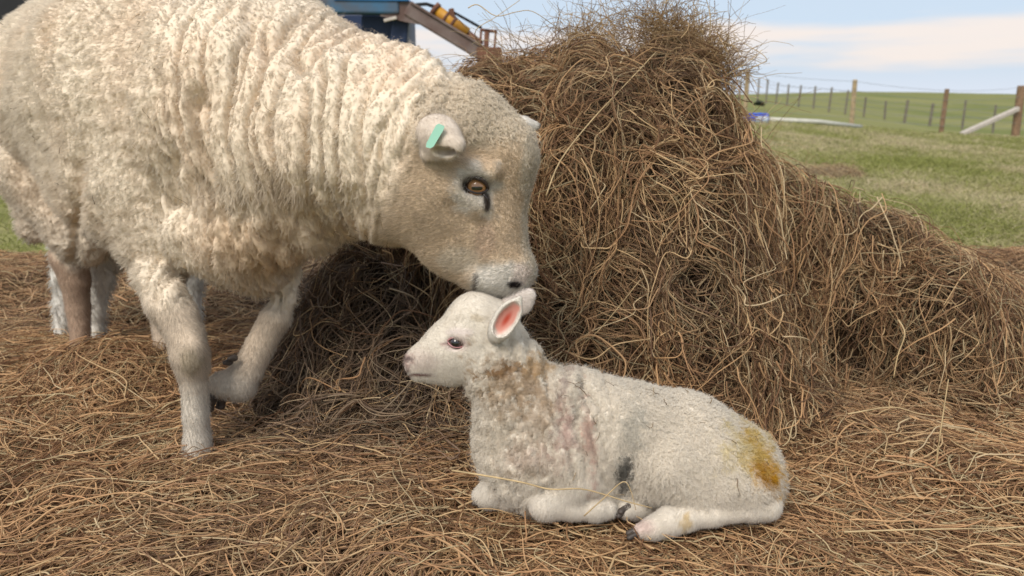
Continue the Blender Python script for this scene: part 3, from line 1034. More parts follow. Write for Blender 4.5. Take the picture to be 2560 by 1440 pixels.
def ewe_col(P, w):
    px, py = proj(P)
    C = np.broadcast_to(CREAM, P.shape).copy()
    C = C * (1 + 0.05 * fbm(P, 12, 3, 121))[:, None]
    o_ = np.clip(0.14 + 0.8 * fbm(P * np.array([1, 1, .6]), 13, 3, 122), 0, 0.75)[:, None]
    C = C * (1 - o_) + np.array([0.86, 0.675, 0.50]) * o_
    # fleece stained tan on the lower neck, the shoulder folds and the brisket
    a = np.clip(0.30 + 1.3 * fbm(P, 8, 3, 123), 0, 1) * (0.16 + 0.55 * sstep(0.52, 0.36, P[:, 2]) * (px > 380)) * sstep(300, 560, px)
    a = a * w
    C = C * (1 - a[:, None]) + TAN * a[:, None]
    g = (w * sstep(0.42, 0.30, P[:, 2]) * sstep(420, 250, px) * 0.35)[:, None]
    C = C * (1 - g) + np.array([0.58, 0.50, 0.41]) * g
    # head: fawn short hair, white round the eye, on muzzle and ears
    hd = (1 - w) * (P[:, 1] < 1.12) * (px > 930) * (py < 780)
    fawn = np.array([0.70, 0.545, 0.385]) * (1 + 0.12 * fbm(P, 60, 3, 131))[:, None]
    C = C * (1 - hd[:, None]) + fawn * hd[:, None]
    wt = np.array([0.80, 0.755, 0.68])
    def spot(C, x, y, rx, ry, col, amt, seed, nz=0.35):
        q = np.sqrt(((px - x) / rx) ** 2 + ((py - y) / ry) ** 2) + nz * fbm(P, 70, 3, seed)
        ww_ = (sstep(1.2, 0.6, q) * amt * hd)[:, None]
        return C * (1 - ww_) + np.array(col) * ww_
    C = spot(C, 1192, 472, 58, 70, wt, 0.70, 133, 0.7)
    C = spot(C, 1260, 700, 90, 52, wt, 0.9, 135)
    C = spot(C, 1330, 470, 30, 260, (0.75, 0.68, 0.56), 0.6, 136)
    C = spot(C, 1150, 650, 60, 40, (0.70, 0.62, 0.50), 0.6, 137)
    C = spot(C, 1210, 290, 130, 85, (0.80, 0.70, 0.56), 0.85, 139)
    C = spot(C, 1090, 350, 62, 60, (0.76, 0.68, 0.56), 0.8, 141)
    C = spot(C, 1218, 508, 9, 26, (0.05, 0.035, 0.03), 0.95, 143, 0.3)
    C = spot(C, 1189, 462, 40, 25, (0.05, 0.035, 0.03), 0.95, 144, 0.1)
    C = spot(C, 1305, 690, 26, 34, (0.70, 0.55, 0.48), 0.5, 146)
    C = spot(C, 1289, 711, 20, 9, (0.025, 0.018, 0.018), 1.0, 145, 0.25)
    C = spot(C, 1193, 708, 5, 30, (0.12, 0.09, 0.075), 0.85, 147, 0.1)
    C = spot(C, 1215, 600, 30, 50, (0.60, 0.42, 0.33), 0.35, 149)
    # legs: pale short hair, browner on the hind leg, a worn patch at the knee
    lg = (1 - w) * ((py > 640) | (P[:, 1] > 1.15)) * (px < 900) * np.where(P[:, 1] < 1.4, sstep(690, 800, py + 15 * noise(P, 40, 3)), 1)
    lc = np.array([0.66, 0.55, 0.43]) * (1 + 0.12 * fbm(P, 45, 3, 151))[:, None]
    C = C * (1 - lg[:, None]) + lc * lg[:, None]
    lo_ = (lg * sstep(900, 1020, py) * (px > 300))[:, None] * 0.7
    C = C * (1 - lo_) + np.array([0.74, 0.69, 0.60]) * lo_
    hb = (lg * (px < 330) * (P[:, 1] > 1.4))[:, None] * 0.9
    C = C * (1 - hb) + np.array([0.56, 0.40, 0.29]) * hb
    kn = (lg * sstep(1.3, 0.5, np.sqrt(((px - 478) / 34) ** 2 + ((py - 905) / 34) ** 2) + 0.3 * noise(P, 90, 7)) * (P[:, 1] < 1.17))[:, None] * 0.6
    C = C * (1 - kn) + np.array([0.36, 0.30, 0.20]) * kn
    return np.clip(C * np.minimum(1, 0.93 / np.maximum(C.max(-1, keepdims=True), 1e-3)), 0.01, 0.95)


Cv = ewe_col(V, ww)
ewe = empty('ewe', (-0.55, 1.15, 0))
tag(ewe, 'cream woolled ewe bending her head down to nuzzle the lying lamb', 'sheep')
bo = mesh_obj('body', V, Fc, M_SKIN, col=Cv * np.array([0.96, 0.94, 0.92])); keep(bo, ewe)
# fleece
vis = (Nv2[:, 1] < 0.55) * 1.0 + 0.15
flz = ww * vis
mixv, _ = sample_surface(V, Fc, Nv2, flz * (ww > 0.1) + 1e-9, 70000)
Pc, Nc = mixv(V), norm(mixv(Nv2)); wc = mixv(ww)
dn = np.array([0, 0, -1.0]) + Nc * Nc[:, 2:3]
pxc, pyc = proj(Pc)
Lw = (0.0075 + 0.0035 * sstep(450, 350, pxc) + 0.004 * rng.random(len(Pc)) ** 2) * (0.5 + 0.5 * wc) * (1 - 0.35 * sstep(850, 950, pxc))
Lw = Lw + 0.010 * np.exp(-((Pc[:, 2] - 0.455 + 0.02 * fbm(Pc, 14, 3, 103)) / 0.018) ** 2) * sstep(480, 540, pxc) * sstep(800, 740, pxc)
cb = dn * 0.7 + fbm(Pc, 30, 2, 161)[:, None] * np.cross(Nc, dn) * 1.3 + sstep(450, 350, pxc)[:, None] * np.array([-0.9, 0.3, 0.5])
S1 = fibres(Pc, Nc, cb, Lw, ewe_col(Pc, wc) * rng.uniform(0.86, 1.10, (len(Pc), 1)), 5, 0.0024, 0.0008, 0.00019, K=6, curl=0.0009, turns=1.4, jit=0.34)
# stray fluff at the outline
mixv, _ = sample_surface(V, Fc, Nv2, flz * (ww > 0.4) + 1e-9, 14000)
Pc, Nc = mixv(V), norm(mixv(Nv2))
S2 = fibres(Pc, Nc, np.zeros_like(Pc), rng.uniform(0.008, 0.018, len(Pc)), ewe_col(Pc, mixv(ww)), 1, 0.001, 0.001, 0.00009, K=7, curl=0.0022, turns=2.0, jit=0.7)
fo = fur_obj('fleece', [S1, S2], M_HAIR); keep(fo, ewe)
# short hair on face and legs
eyed = np.sqrt((((V - EYE) / np.array([0.0185, 0.03, 0.0125])) ** 2).sum(-1))
bd = (1 - ww) * vis * (eyed > 1.0) * (1 + 1.2 * (V[:, 0] > -0.2))
bd = bd * (V[:, 2] > -0.02)
mixv, _ = sample_surface(V, Fc, Nv2, bd + 1e-9, 150000)
Pc, Nc = mixv(V), norm(mixv(Nv2)); wc = mixv(ww)
pxc, pyc = proj(Pc)
down_face = norm(U(1290, 700, 0.97) - U(1180, 300, 1.0))
headm = ((pxc > 930) & (pyc < 780))[:, None]
# hair lies back from the nose over the face and down the legs
dirn = np.where(headm, -down_face * 0.8 + np.array([-0.5, 0, -0.2]), np.array([0, 0, -1.0]))
dirn = dirn + fbm(Pc, 25, 2, 171)[:, None] * np.cross(Nc, dirn) * 0.8
dirn = dirn - Nc * np.sum(dirn * Nc, -1, keepdims=True)
crown = np.exp(-(((pxc - 1200) / 90) ** 2 + ((pyc - 290) / 60) ** 2)) * headm[:, 0]
S3 = fibres(Pc, Nc * 0.45, norm(dirn) * 0.9, 0.0055 + 0.003 * rng.random(len(Pc)) + 0.010 * crown, ewe_col(Pc, wc), 1, 0.0, 0.0008, 0.00019, K=4, jit=0.20, sink=0.0004, cv=(0.70, 1.22))
cw = np.exp(-(((px - 1175) / 110) ** 2 + ((py - 275) / 62) ** 4)) * (px > 1040) * (py < 350) * (V[:, 1] < 1.12) * vis
cw = cw * (np.hypot(px - 1100, (py - 338) * 1.1) > 55)
mixv, _ = sample_surface(V, Fc, Nv2, cw + 1e-9, 5200)
Pc, Nc = mixv(V), norm(mixv(Nv2))
CW = np.array([0.90, 0.765, 0.59]) * rng.uniform(0.88, 1.08, (len(Pc), 1))
S4 = fibres(Pc, Nc, np.array([0.4, 0, -0.5]) + rng.standard_normal(Pc.shape) * 0.5, rng.uniform(0.008, 0.014, len(Pc)), CW, 7, 0.0024, 0.0008, 0.00018, K=8, curl=0.0022, turns=1.5, jit=0.4)
fo = fur_obj('short_hair', [S3, S4], M_FUR); keep(fo, ewe)


def blob(name, prims, h, mat, colf, parent, fur=None):
    V, Fc = sdf_mesh(prims, h)
    n1_ = sdf_normal(prims, V, h * 0.4)
    n2_ = vnormals(V, Fc)
    if np.mean((n1_ * n2_).sum(-1)) < 0: Fc = Fc[:, ::-1]; n2_ = -n2_
    o = mesh_obj(name, V, Fc, mat, col=colf(V)); keep(o, parent)
    return V, Fc, n2_, o


def mat_gloss(name, rough, spec=0.5, coat=0.0):
    m = mat_attr(name, rough=rough, spec=spec)
    p = m.node_tree.nodes['Principled BSDF']
    p.inputs['Coat Weight'].default_value = coat
    p.inputs['Coat Roughness'].default_value = 0.04
    return m


M_EYE = mat_gloss('wet_eye', 0.25, 0.5, 1.0)
M_HOOF = mat_simple('horn', (0.07, 0.055, 0.045), rough=0.55, var=0.4, scale=60)
M_EAR = mat_attr('ear_skin', rough=0.7, spec=0.2)


def eyeball(parent, c, r, look, iris, pup, wid):
    """sphere coloured by the direction from its centre"""
    look = norm(np.array(look, float))
    up = norm(np.array([0, 0, 1.0]) - look * look[2])
    sd_ = np.cross(up, look)
    n_, m_ = 64, 48
    th = np.linspace(0, math.pi, m_); ph_ = np.linspace(0, 2 * math.pi, n_, endpoint=False)
    T_, P_ = np.meshgrid(th, ph_, indexing='ij')
    D = (np.cos(T_)[..., None] * look + np.sin(T_)[..., None] * (np.cos(P_)[..., None] * sd_ + np.sin(P_)[..., None] * up)).reshape(-1, 3)
    x = D @ sd_; y = D @ up; z = D @ look
    rad = np.sqrt(x * x + y * y)
    C = np.tile(np.array([0.10, 0.06, 0.04]), (len(D), 1))
    ir = (sstep(wid + 0.03, wid - 0.03, rad) * (z > 0))[:, None]
    fibre = (1 + 0.25 * np.sin(np.arctan2(y, x) * 40))[:, None] * (0.7 + 0.6 * rad[:, None] / wid)
    C = C * (1 - ir) + np.array(iris) * fibre * ir
    pu = (sstep(1.15, 0.85, np.maximum(np.abs(x / pup[0]) ** 2 + np.abs(y / pup[1]) ** 4, 0)) * (z > 0))[:, None]
    C = C * (1 - pu) + 0.006 * pu
    Vv = np.array(c) + D * r * (1 + 0.06 * ((z > 0) * sstep(wid + 0.1, 0, rad)))[:, None]
    ii = np.arange(n_ * m_).reshape(m_, n_)
    Q = np.stack([ii[:-1], np.roll(ii, -1, 1)[:-1], np.roll(ii, -1, 1)[1:], ii[1:]], -1).reshape(-1, 4)
    o = mesh_obj('eye', Vv, Q, M_EYE, col=np.clip(C, 0, 1)); keep(o, parent)
    return o


M_LID = mat_simple('dark_eyelid', (0.035, 0.022, 0.018), rough=0.35, var=0.2, scale=50, spec=0.6)
M_LIDP = mat_simple('pink_eyelid', (0.46, 0.22, 0.22), rough=0.4, var=0.15, scale=50)


def lids(parent, pts, rad, mat, Y):
    m = MB()
    P_ = [U(x, y, Y_) for x, y, Y_ in pts]
    m.tube(P_ + [P_[0]], [rad] * (len(P_) + 1), seg=8, cap=False)
    return m.done('eyelid', mat, parent, smooth=True)


def almond(cx, cy, rx, ry, tilt_, Y, bulge, n_=20):
    r = []
    for k in range(n_):
        a = 2 * math.pi * k / n_
        x = math.cos(a) * rx; y = math.sin(a) * ry * (1 - 0.35 * abs(math.cos(a)) ** 3)
        xr = x * math.cos(tilt_) - y * math.sin(tilt_); yr_ = x * math.sin(tilt_) + y * math.cos(tilt_)
        r.append((cx + xr, cy + yr_, Y + bulge * (x / rx) ** 2))
    return r


eyeball(ewe, EYE + np.array([0.0, 0.010, -0.001]), 0.0150, (0.10, -1, -0.10), (0.34, 0.17, 0.07), (0.46, 0.16), 0.74)
lids(ewe, almond(1189, 463, 33, 19, 0.28, EYE[1] - 0.0045, 0.007), 0.0014, M_LID, EYE[1])
m = MB()
al_ = almond(1189, 461, 31, 17, 0.28, EYE[1] - 0.0055, 0.006)
m.tube([U(*q) for q in al_[10:] + al_[:1]], [0.001, .0016, .0022, .0026, .0029, .003, .0029, .0026, .0022, .0016, .001], seg=8)
m.done('upper_eyelid', M_LID, ewe, smooth=True)
m = MB()
m.tube([U(1207, 484, EYE[1]), U(1217, 495, EYE[1] + 0.001), U(1220, 508, EYE[1] + 0.001), U(1218, 524, EYE[1] + 0.001)], [0.0014, 0.0018, 0.0014, 0.0005], seg=7)
m.done('tear_duct', M_LID, ewe, smooth=True)


def ear_piece(parent, prims, h, colf, hair_n, hl, dirf, name='ear'):
    V, Fc, Nn, o = blob(name, prims, h, M_EAR, colf, parent)
    mx, _ = sample_surface(V, Fc, Nn, np.ones(len(V)), hair_n)
    P_, N_ = mx(V), norm(mx(Nn))
    dd_ = np.broadcast_to(np.array(dirf, float), P_.shape)
    dd_ = dd_ - N_ * np.sum(dd_ * N_, -1, keepdims=True)
    col = mx(colf(V))
    pk = (col[:, 0] > col[:, 1] * 1.35)
    S = fibres(P_, N_ * 0.5, norm(dd_), np.where(pk, hl * 0.25, hl) * rng.uniform(0.7, 1.2, len(P_)), col, 1, 0, 0.0006, 0.00014, K=4, jit=0.25, sink=0.0003)
    f_ = fur_obj('ear_hair', [S], M_FUR); f_.parent = o
    return o


def frame(x, y):
    x = norm(np.array(x, float)); y = np.array(y, float); y = norm(y - x * (x @ y)); z = np.cross(x, y)
    return np.array([x, y, z])


wh = lambda c: (lambda P: np.tile(np.array(c), (len(P), 1)) * (1 + 0.06 * noise(P, 90, 9))[:, None])
# near ear: stands towards the camera, its tip folded over
e_ax = norm(U(1150, 362, 0.915) - U(1072, 318, 0.965))
ce = U(1100, 338, 0.912)
ea = norm(U(1150, 372, 0.895) - U(1056, 300, 0.935))
near = [el(ce, (0.030, 0.013, 0.023), frame(ea, (0.1, 1, -0.2)), k=0.01),
        rc(U(1078, 330, 0.94), 0.020, ce, 0.016, k=0.012),
        el(U(1118, 356, 0.898), (0.021, 0.010, 0.012), frame(ea, (0.1, 1, -0.3)), k=0.01),
        rc(U(1105, 340, 0.902), 0.012, U(1146, 362, 0.893), 0.006, k=0.012),
        rc(U(1070, 385, 0.925), 0.009, U(1125, 386, 0.905), 0.006, k=0.012),
        el(U(1117, 374, 0.896), (0.020, 0.013, 0.0075), frame(norm(U(1150, 362, .9) - U(1085, 382, .9)), (0, 1, 0.4)), k=0.005, cut=True)]
e_ax = ea
ear_piece(ewe, near, 0.0016, wh((0.74, 0.63, 0.52)), 9000, 0.004, e_ax)
far_c = U(1312, 318, 1.055)
ear_piece(ewe, [rc(U(1262, 318, 1.05), 0.014, U(1306, 316, 1.06), 0.012, k=.01), rc(U(1306, 316, 1.06), 0.012, U(1336, 314, 1.065), 0.0065, k=.01)], 0.002, wh((0.78, 0.72, 0.64)), 2500, 0.004, (1, 0, 0))
M_TAGG = mat_simple('green_plastic', (0.36, 0.68, 0.52), rough=0.4, var=0.08)
M_TAGY = mat_simple('yellow_plastic', (0.72, 0.68, 0.10), rough=0.4, var=0.08)
m = MB()
tc_ = [(1090, 313), (1097, 309), (1111, 316), (1108, 326), (1084, 366), (1076, 371), (1065, 368), (1066, 358)]
fv = [m.bm.verts.new(U(x, y, 0.882 + (y - 310) * -0.00004)) for x, y in tc_]; bv = [m.bm.verts.new(U(x, y, 0.882 + (y - 310) * -0.00004) + np.array([0, 0.0032, 0])) for x, y in tc_]
m.bm.faces.new(fv); m.bm.faces.new(list(reversed(bv)))
for i in range(len(tc_)): m.bm.faces.new((fv[i], bv[i], bv[(i + 1) % len(tc_)], fv[(i + 1) % len(tc_)]))
m.tube([U(1088, 342, 0.886), U(1088, 342, 0.905)], 0.003, seg=10)
tg = m.done('ear_tag', M_TAGG, ewe); tg['label'] = 'pale green ear tag'
m = MB()
m.bar(U(1290, 292, 1.0), U(1326, 336, 1.0), 0.010, 0.0045, bevel=0.0012)
tg = m.done('ear_tag', M_TAGY, ewe); tg['label'] = 'yellow ear tag on the far ear'
# hooves
def hoof_pair(parent, c, dirv, s, sidev):
    for sgn in (-1, 1):
        c0 = np.array(c) + np.array(sidev) * sgn * 0.42 * s
        dv = norm(np.array(dirv, float))
        p_ = [rc(c0, s * 0.42, c0 + dv * s * 0.9, s * 0.30, k=0.003), el(c0 + dv * s * 1.0 + np.array([0, 0, -s * 0.1]), (s * .35, s * .35, s * .2), k=0.004)]
        V, Fc, n_, o = blob('hoof', p_, s * 0.09, M_HOOF, lambda P: np.ones((len(P), 3)) * 0.05, parent)
hoof_pair(ewe, U(498, 1175, 1.10), (0.3, -0.6, -0.7), 0.024, (1, 0.2, 0))
hoof_pair(ewe, U(545, 988, 1.185), (-0.35, 0.1, -0.9), 0.024, (0.7, 0.7, 0))
for x, y in ((566, 903), (578, 893)):
    blob('dewclaw', [rc(U(x + 8, y + 2, 1.185), 0.006, U(x - 4, y + 4, 1.175), 0.004)], 0.0012, M_HOOF, lambda P: np.ones((len(P), 3)) * 0.05, ewe)

# ================================================================== the lying lamb
lp = []
LY = 0.955
seg(lp, [B(1037, 903, LY, 24), B(1064, 898, LY, 40), B(1125, 868, LY, 60), B(1180, 822, LY, 72)], k=0.014, sq=(YAX, 0.85))
lp.append(rc(*B(1196, 800, LY, 72), *B(1222, 812, LY, 70), k=0.014, sq=(YAX, 0.88)))      # skull
lp.append(rc(*B(1050, 928, LY, 24), *B(1120, 918, LY, 44), k=0.014, sq=(YAX, 0.75)))      # lower jaw
lp.append(rc(*B(1180, 872, LY, 82), *B(1150, 880, LY, 70), k=0.02, sq=(YAX, 0.78)))       # cheek
lp.append(rc(*B(1143, 834, 0.924, 9), *B(1165, 834, 0.924, 11), k=0.012))                # brow
body_l = []
seg(body_l, [B(1225, 854, LY, 62), B(1262, 909, LY, 76), B(1292, 989, LY, 98), B(1330, 1089, LY, 132)], k=0.03, sq=(YAX, 0.9))
seg(body_l, [B(1330, 1089, LY, 132), B(1420, 1069, LY, 136), B(1560, 1096, LY, 130), B(1712, 1122, LY, 125), B(1814, 1184, LY, 120)], k=0.03, sq=(YAX, 0.85))
body_l.append(rc(*B(1330, 1164, LY - .01, 115), *B(1560, 1184, LY, 95), k=0.03))
body_l.append(rc(*B(1792, 1174, 0.915, 86), *B(1700, 1174, 0.905, 62), k=0.03))           # thigh
body_l.append(rc(*B(1660, 1169, 0.905, 60), *B(1690, 1204, 0.905, 50), k=0.03))
body_l.append(rc(*B(1400, 1154, 0.905, 60), *B(1450, 1209, 0.90, 35), k=0.03))            # upper arm
body_l.append(rc(*B(1877, 1214, LY - .03, 58), *B(1842, 1154, LY, 80), k=0.03))
body_l.append(rc(*B(1870, 1215, 0.90, 62), *B(1760, 1225, 0.90, 58), k=0.025))
ll = []
seg(ll, [B(1800, 1215, 0.895, 52), B(1900, 1240, 0.895, 36), B(1916, 1262, 0.885, 31), B(1880, 1268, 0.88, 27), B(1780, 1284, 0.872, 24), B(1712, 1294, 0.866, 27), B(1672, 1302, 0.862, 31), B(1634, 1318, 0.86, 24), B(1602, 1326, 0.858, 16)], k=0.008)
seg(ll, [B(1790, 1262, 0.93, 28), B(1650, 1266, 0.925, 24), B(1590, 1270, 0.90, 22), B(1566, 1272, 0.89, 20)], k=0.008)
seg(ll, [B(1455, 1205, 0.895, 42), B(1372, 1254, 0.885, 33), B(1362, 1262, 0.88, 31), B(1430, 1268, 0.885, 26), B(1490, 1272, 0.885, 25), B(1520, 1272, 0.885, 20)], k=0.008)
seg(ll, [B(1300, 1180, 0.93, 48), B(1228, 1228, 0.925, 27), B(1222, 1240, 0.925, 25), B(1330, 1252, 0.925, 26)], k=0.008)
seg(ll, [B(1222, 1236, 0.925, 25), B(1198, 1238, 0.925, 15)], k=0.008)
LEYE = U(1141, 857, 0.9265)
lcut = [el(LEYE + np.array([0, -0.001, 0]), (0.0124, 0.0090, 0.0080), k=0.004, cut=True),
        el(U(1020, 897, 0.942), (0.0042, 0.006, 0.0022), k=0.002, cut=True)]
lamb_all = lp + body_l + ll + lcut
V, Fc = sdf_mesh(lamb_all, 0.0026)
Nv = sdf_normal(lamb_all, V)
dh = sdf(lp, V); db = sdf(body_l, V); dl = sdf(ll, V)
wl = sstep(-0.010, 0.012, np.minimum(dh, dl) - db)            # woolly part
px, py = proj(V)
wrp = 0.012 * fbm(V, 14, 3, 201)
q_ = np.stack([(V[:, 0] + 0.28 * V[:, 2] + wrp) / 0.017, V[:, 2] * 8, V[:, 1] * 5], -1)
ln_ = np.clip(np.abs(noise(q_, 1.0, 202) + 0.45 * noise(q_ * np.array([2.1, 2, 2]), 1.0, 204)) / 0.5, 0, 1)
q_ = np.stack([V[:, 0] - 0.9 * V[:, 2], V[:, 1] * 0.5, V[:, 2] + V[:, 0] * 0.6], -1)
ln2 = np.clip(np.abs(noise(q_ * np.array([110, 40, 40]), 1.0, 206)) / 0.5, 0, 1)
zz = wl * sstep(1200, 1270, px) * sstep(1580, 1480, px)
disp = zz * ((1 - (1 - ln_) ** 2.2) - 0.8) * 0.0065 + wl * sstep(1600, 1480, px) * (ln2 - 0.6) * 0.0022
disp = disp + wl * (0.0030 * fbm(V, 75, 3, 203) + 0.005 * fbm(V, 18, 2, 205)) + (1 - wl) * 0.0009 * fbm(V, 70, 3, 207)
# groove between flank and thigh
V = V + Nv * disp[:, None]
Nv2 = vnormals(V, Fc)
if np.mean(np.sum(Nv2 * Nv, -1)) < 0: Fc = Fc[:, ::-1]; Nv2 = -Nv2


def lamb_col(P, w):
    px, py = proj(P)
    front = P[:, 1] < LY + 0.02
    C = np.tile(np.array([0.89, 0.805, 0.68]), (len(P), 1)) * (1 + 0.05 * fbm(P, 50, 3, 211))[:, None]
    wv = (1 - w)[:, None]
    C = C * (1 - 0.3 * wv) + np.array([0.86, 0.79, 0.69]) * 0.3 * wv

    jt = noise(P, 300, 299) + 0.6 * noise(P, 120, 298)

    def sp(C, x, y, rx, ry, col, amt, seed, nz=0.9, f=70, ang=0.0):
        ca, sa = math.cos(ang), math.sin(ang)
        dx, dy = px - x, py - y
        q = np.sqrt(((dx * ca + dy * sa) / rx) ** 2 + ((-dx * sa + dy * ca) / ry) ** 2) + nz * fbm(P, f, 3, seed) + 0.7 * jt * (nz > 0.45)
        ww_ = (sstep(1.35, 0.25, q) * amt * front)[:, None]
        return C * (1 - ww_) + np.array(col) * ww_
    C = sp(C, 1280, 975, 105, 60, (0.46, 0.31, 0.17), 0.75, 213, ang=0.6)
    C = sp(C, 1255, 925, 60, 16, (0.38, 0.22, 0.10), 0.8, 214, ang=-0.1)
    C = sp(C, 1335, 915, 40, 30, (0.55, 0.33, 0.12), 0.7, 215)
    C = sp(C, 1330, 1030, 95, 95, (0.55, 0.42, 0.30), 0.55, 216, f=80)
    C = sp(C, 1400, 1010, 14, 130, (0.42, 0.30, 0.26), 0.55, 217, f=80, ang=0.25)
    C = sp(C, 1415, 1075, 22, 55, (0.70, 0.42, 0.38), 0.5, 218, f=90)
    C = sp(C, 1470, 1090, 13, 110, (0.62, 0.36, 0.28), 0.6, 219, f=90, ang=-0.12)
    C = sp(C, 1440, 1010, 12, 80, (0.36, 0.32, 0.26), 0.5, 220, f=90, ang=0.1)
    C = sp(C, 1340, 1150, 90, 40, (0.58, 0.42, 0.33), 0.5, 221, f=100)
    C = sp(C, 1345, 1180, 60, 18, (0.40, 0.32, 0.22), 0.5, 222, f=100)
    C = sp(C, 1560, 1170, 18, 60, (0.09, 0.085, 0.075), 0.92, 223, f=90, ang=0.15)
    C = sp(C, 1580, 1070, 26, 70, (0.46, 0.44, 0.38), 0.5, 224, f=70, ang=0.2)
    C = sp(C, 1898, 1155, 30, 84, (0.68, 0.36, 0.02), 1.0, 225, 0.6, 60, ang=-0.5)
    C = sp(C, 1906, 1180, 18, 42, (0.42, 0.20, 0.02), 0.9, 229, 0.6, 60, ang=-0.4)
    C = sp(C, 1862, 1115, 60, 60, (0.72, 0.58, 0.24), 0.6, 226)
    C = sp(C, 1715, 1300, 14, 20, (0.66, 0.48, 0.22), 0.7, 227)
    C = sp(C, 1240, 1110, 60, 90, (0.62, 0.54, 0.42), 0.35, 228)
    # face: pink skin showing round eye, nose and lips
    C = sp(C, 1140, 858, 32, 19, (0.74, 0.54, 0.52), 0.75, 231, 0.3)
    C = sp(C, 1108, 860, 11, 5, (0.50, 0.30, 0.27), 0.7, 232, 0.3)
    C = sp(C, 1148, 830, 34, 12, (0.80, 0.68, 0.66), 0.5, 233, 0.4)
    C = sp(C, 1016, 903, 22, 24, (0.50, 0.32, 0.28), 0.8, 234, 0.5)
    C = sp(C, 1019, 898, 15, 7, (0.05, 0.02, 0.02), 1.0, 235, 0.25)
    C = sp(C, 1016, 925, 10, 6, (0.20, 0.12, 0.10), 0.8, 240, 0.3)
    C = sp(C, 1046, 936, 38, 5, (0.17, 0.07, 0.06), 1.0, 236, 0.2)
    C = sp(C, 1050, 905, 50, 34, (0.62, 0.50, 0.44), 0.55, 237, 0.4)
    C = sp(C, 1195, 795, 26, 10, (0.62, 0.50, 0.33), 0.5, 238, 0.6)
    C = sp(C, 1600, 1315, 40, 22, (0.70, 0.50, 0.45), 0.6, 239, 0.4)
    return np.clip(C * np.minimum(1, 0.93 / np.maximum(C.max(-1, keepdims=True), 1e-3)), 0.01, 0.95)


Cv = lamb_col(V, wl)
lamb = empty('lamb', (0.1, 0.95, 0))
tag(lamb, 'white newborn lamb lying on the hay with pink ears and an orange stained rump', 'lamb')
bo = mesh_obj('body', V, Fc, M_SKIN, col=Cv * 0.96); keep(bo, lamb)
vis = (Nv2[:, 1] < 0.5) * 1.0 + 0.25
mixv, _ = sample_surface(V, Fc, Nv2, wl * vis + 1e-9, 36000)
Pc, Nc = mixv(V), norm(mixv(Nv2)); wc = mixv(wl); pxc, pyc = proj(Pc)
dn = np.array([0.35, 0, -0.8]) - Nc * (np.array([0.35, 0, -0.8]) * Nc).sum(-1)[:, None]
rumpy = sstep(1480, 1650, pxc)
Ll = (0.0055 + 0.006 * rumpy) * (0.5 + 0.5 * wc) * rng.uniform(0.7, 1.2, len(Pc))
S1 = fibres(Pc, Nc, dn * 0.5 + fbm(Pc, 40, 2, 241)[:, None] * np.cross(Nc, dn) * 1.0, Ll, lamb_col(Pc, wc), 7, 0.0020, 0.0007, 0.00016, K=8, curl=0.0016, turns=1.5, jit=0.6, sink=0.001)
mixv, _ = sample_surface(V, Fc, Nv2, wl * vis * (0.4 + (px > 1380)) + 1e-9, 26000)
Pc, Nc = mixv(V), norm(mixv(Nv2)); wc = mixv(wl)
S2 = fibres(Pc, Nc, np.zeros_like(Pc), rng.uniform(0.007, 0.017, len(Pc)), lamb_col(Pc, wc), 1, 0.001, 0.001, 0.00012, K=8, curl=0.0014, turns=1.8, jit=0.7)
fo = fur_obj('wool', [S1, S2], M_HAIR); keep(fo, lamb)
eyed = np.sqrt((((V - LEYE) / np.array([0.0105, 0.02, 0.0065])) ** 2).sum(-1))
mixv, _ = sample_surface(V, Fc, Nv2, (1 - wl) * vis * (eyed > 1) + 1e-9, 90000)
Pc, Nc = mixv(V), norm(mixv(Nv2)); wc = mixv(wl); pxc, pyc = proj(Pc)
hm = ((pxc < 1330) & (pyc < 1010))[:, None]
dirn = np.where(hm, np.array([0.7, 0, -0.15]), np.array([-0.4, 0, -0.6])) + fbm(Pc, 50, 2, 251)[:, None] * np.array([0.3, 0, 0.9])
dirn = dirn - Nc * np.sum(dirn * Nc, -1, keepdims=True)
S3 = fibres(Pc, Nc * 0.5, norm(dirn) * 0.9, 0.0032 + 0.003 * wc + 0.0015 * (~hm[:, 0]) + 0.001 * rng.random(len(Pc)), lamb_col(Pc, wc), 1, 0.0, 0.0008, 0.00013, K=4, jit=0.25, sink=0.0003)
fo = fur_obj('short_hair', [S3], M_FUR); keep(fo, lamb)
eyeball(lamb, LEYE + np.array([0.0, 0.0040, 0]), 0.0102, (-0.15, -1, 0.1), (0.035, 0.022, 0.025), (0.4, 0.3), 0.7)
lids(lamb, almond(1142, 856, 23, 13, 0.12, LEYE[1] - 0.0052, 0.0052), 0.0010, M_LIDP, LEYE[1])


def lamb_ear_col(c0, ax, rl, rw):
    def f(P):
        q = P - c0
        a = q @ ax; b = np.sqrt(np.maximum((q * q).sum(-1) - a * a, 0))
        C = np.tile(np.array([0.80, 0.74, 0.65]), (len(P), 1))
        inn = P[:, 1] < (c0[1] + 0.0045)
        w = (sstep(0.98, 0.62, np.sqrt((a / rl) ** 2 + (b / rw) ** 2) + 0.15 * noise(P, 120, 3)) * inn)[:, None]
        C = C * (1 - w) + np.array([0.66, 0.29, 0.23]) * w
        w2 = (sstep(0.95, 0.3, np.sqrt(((a + rl * .05) / (rl * 0.6)) ** 2 + (b / (rw * 0.45)) ** 2)) * inn)[:, None]
        C = C * (1 - w2) + np.array([0.50, 0.07, 0.04]) * w2
        return np.clip(C, 0, 1)
    return f


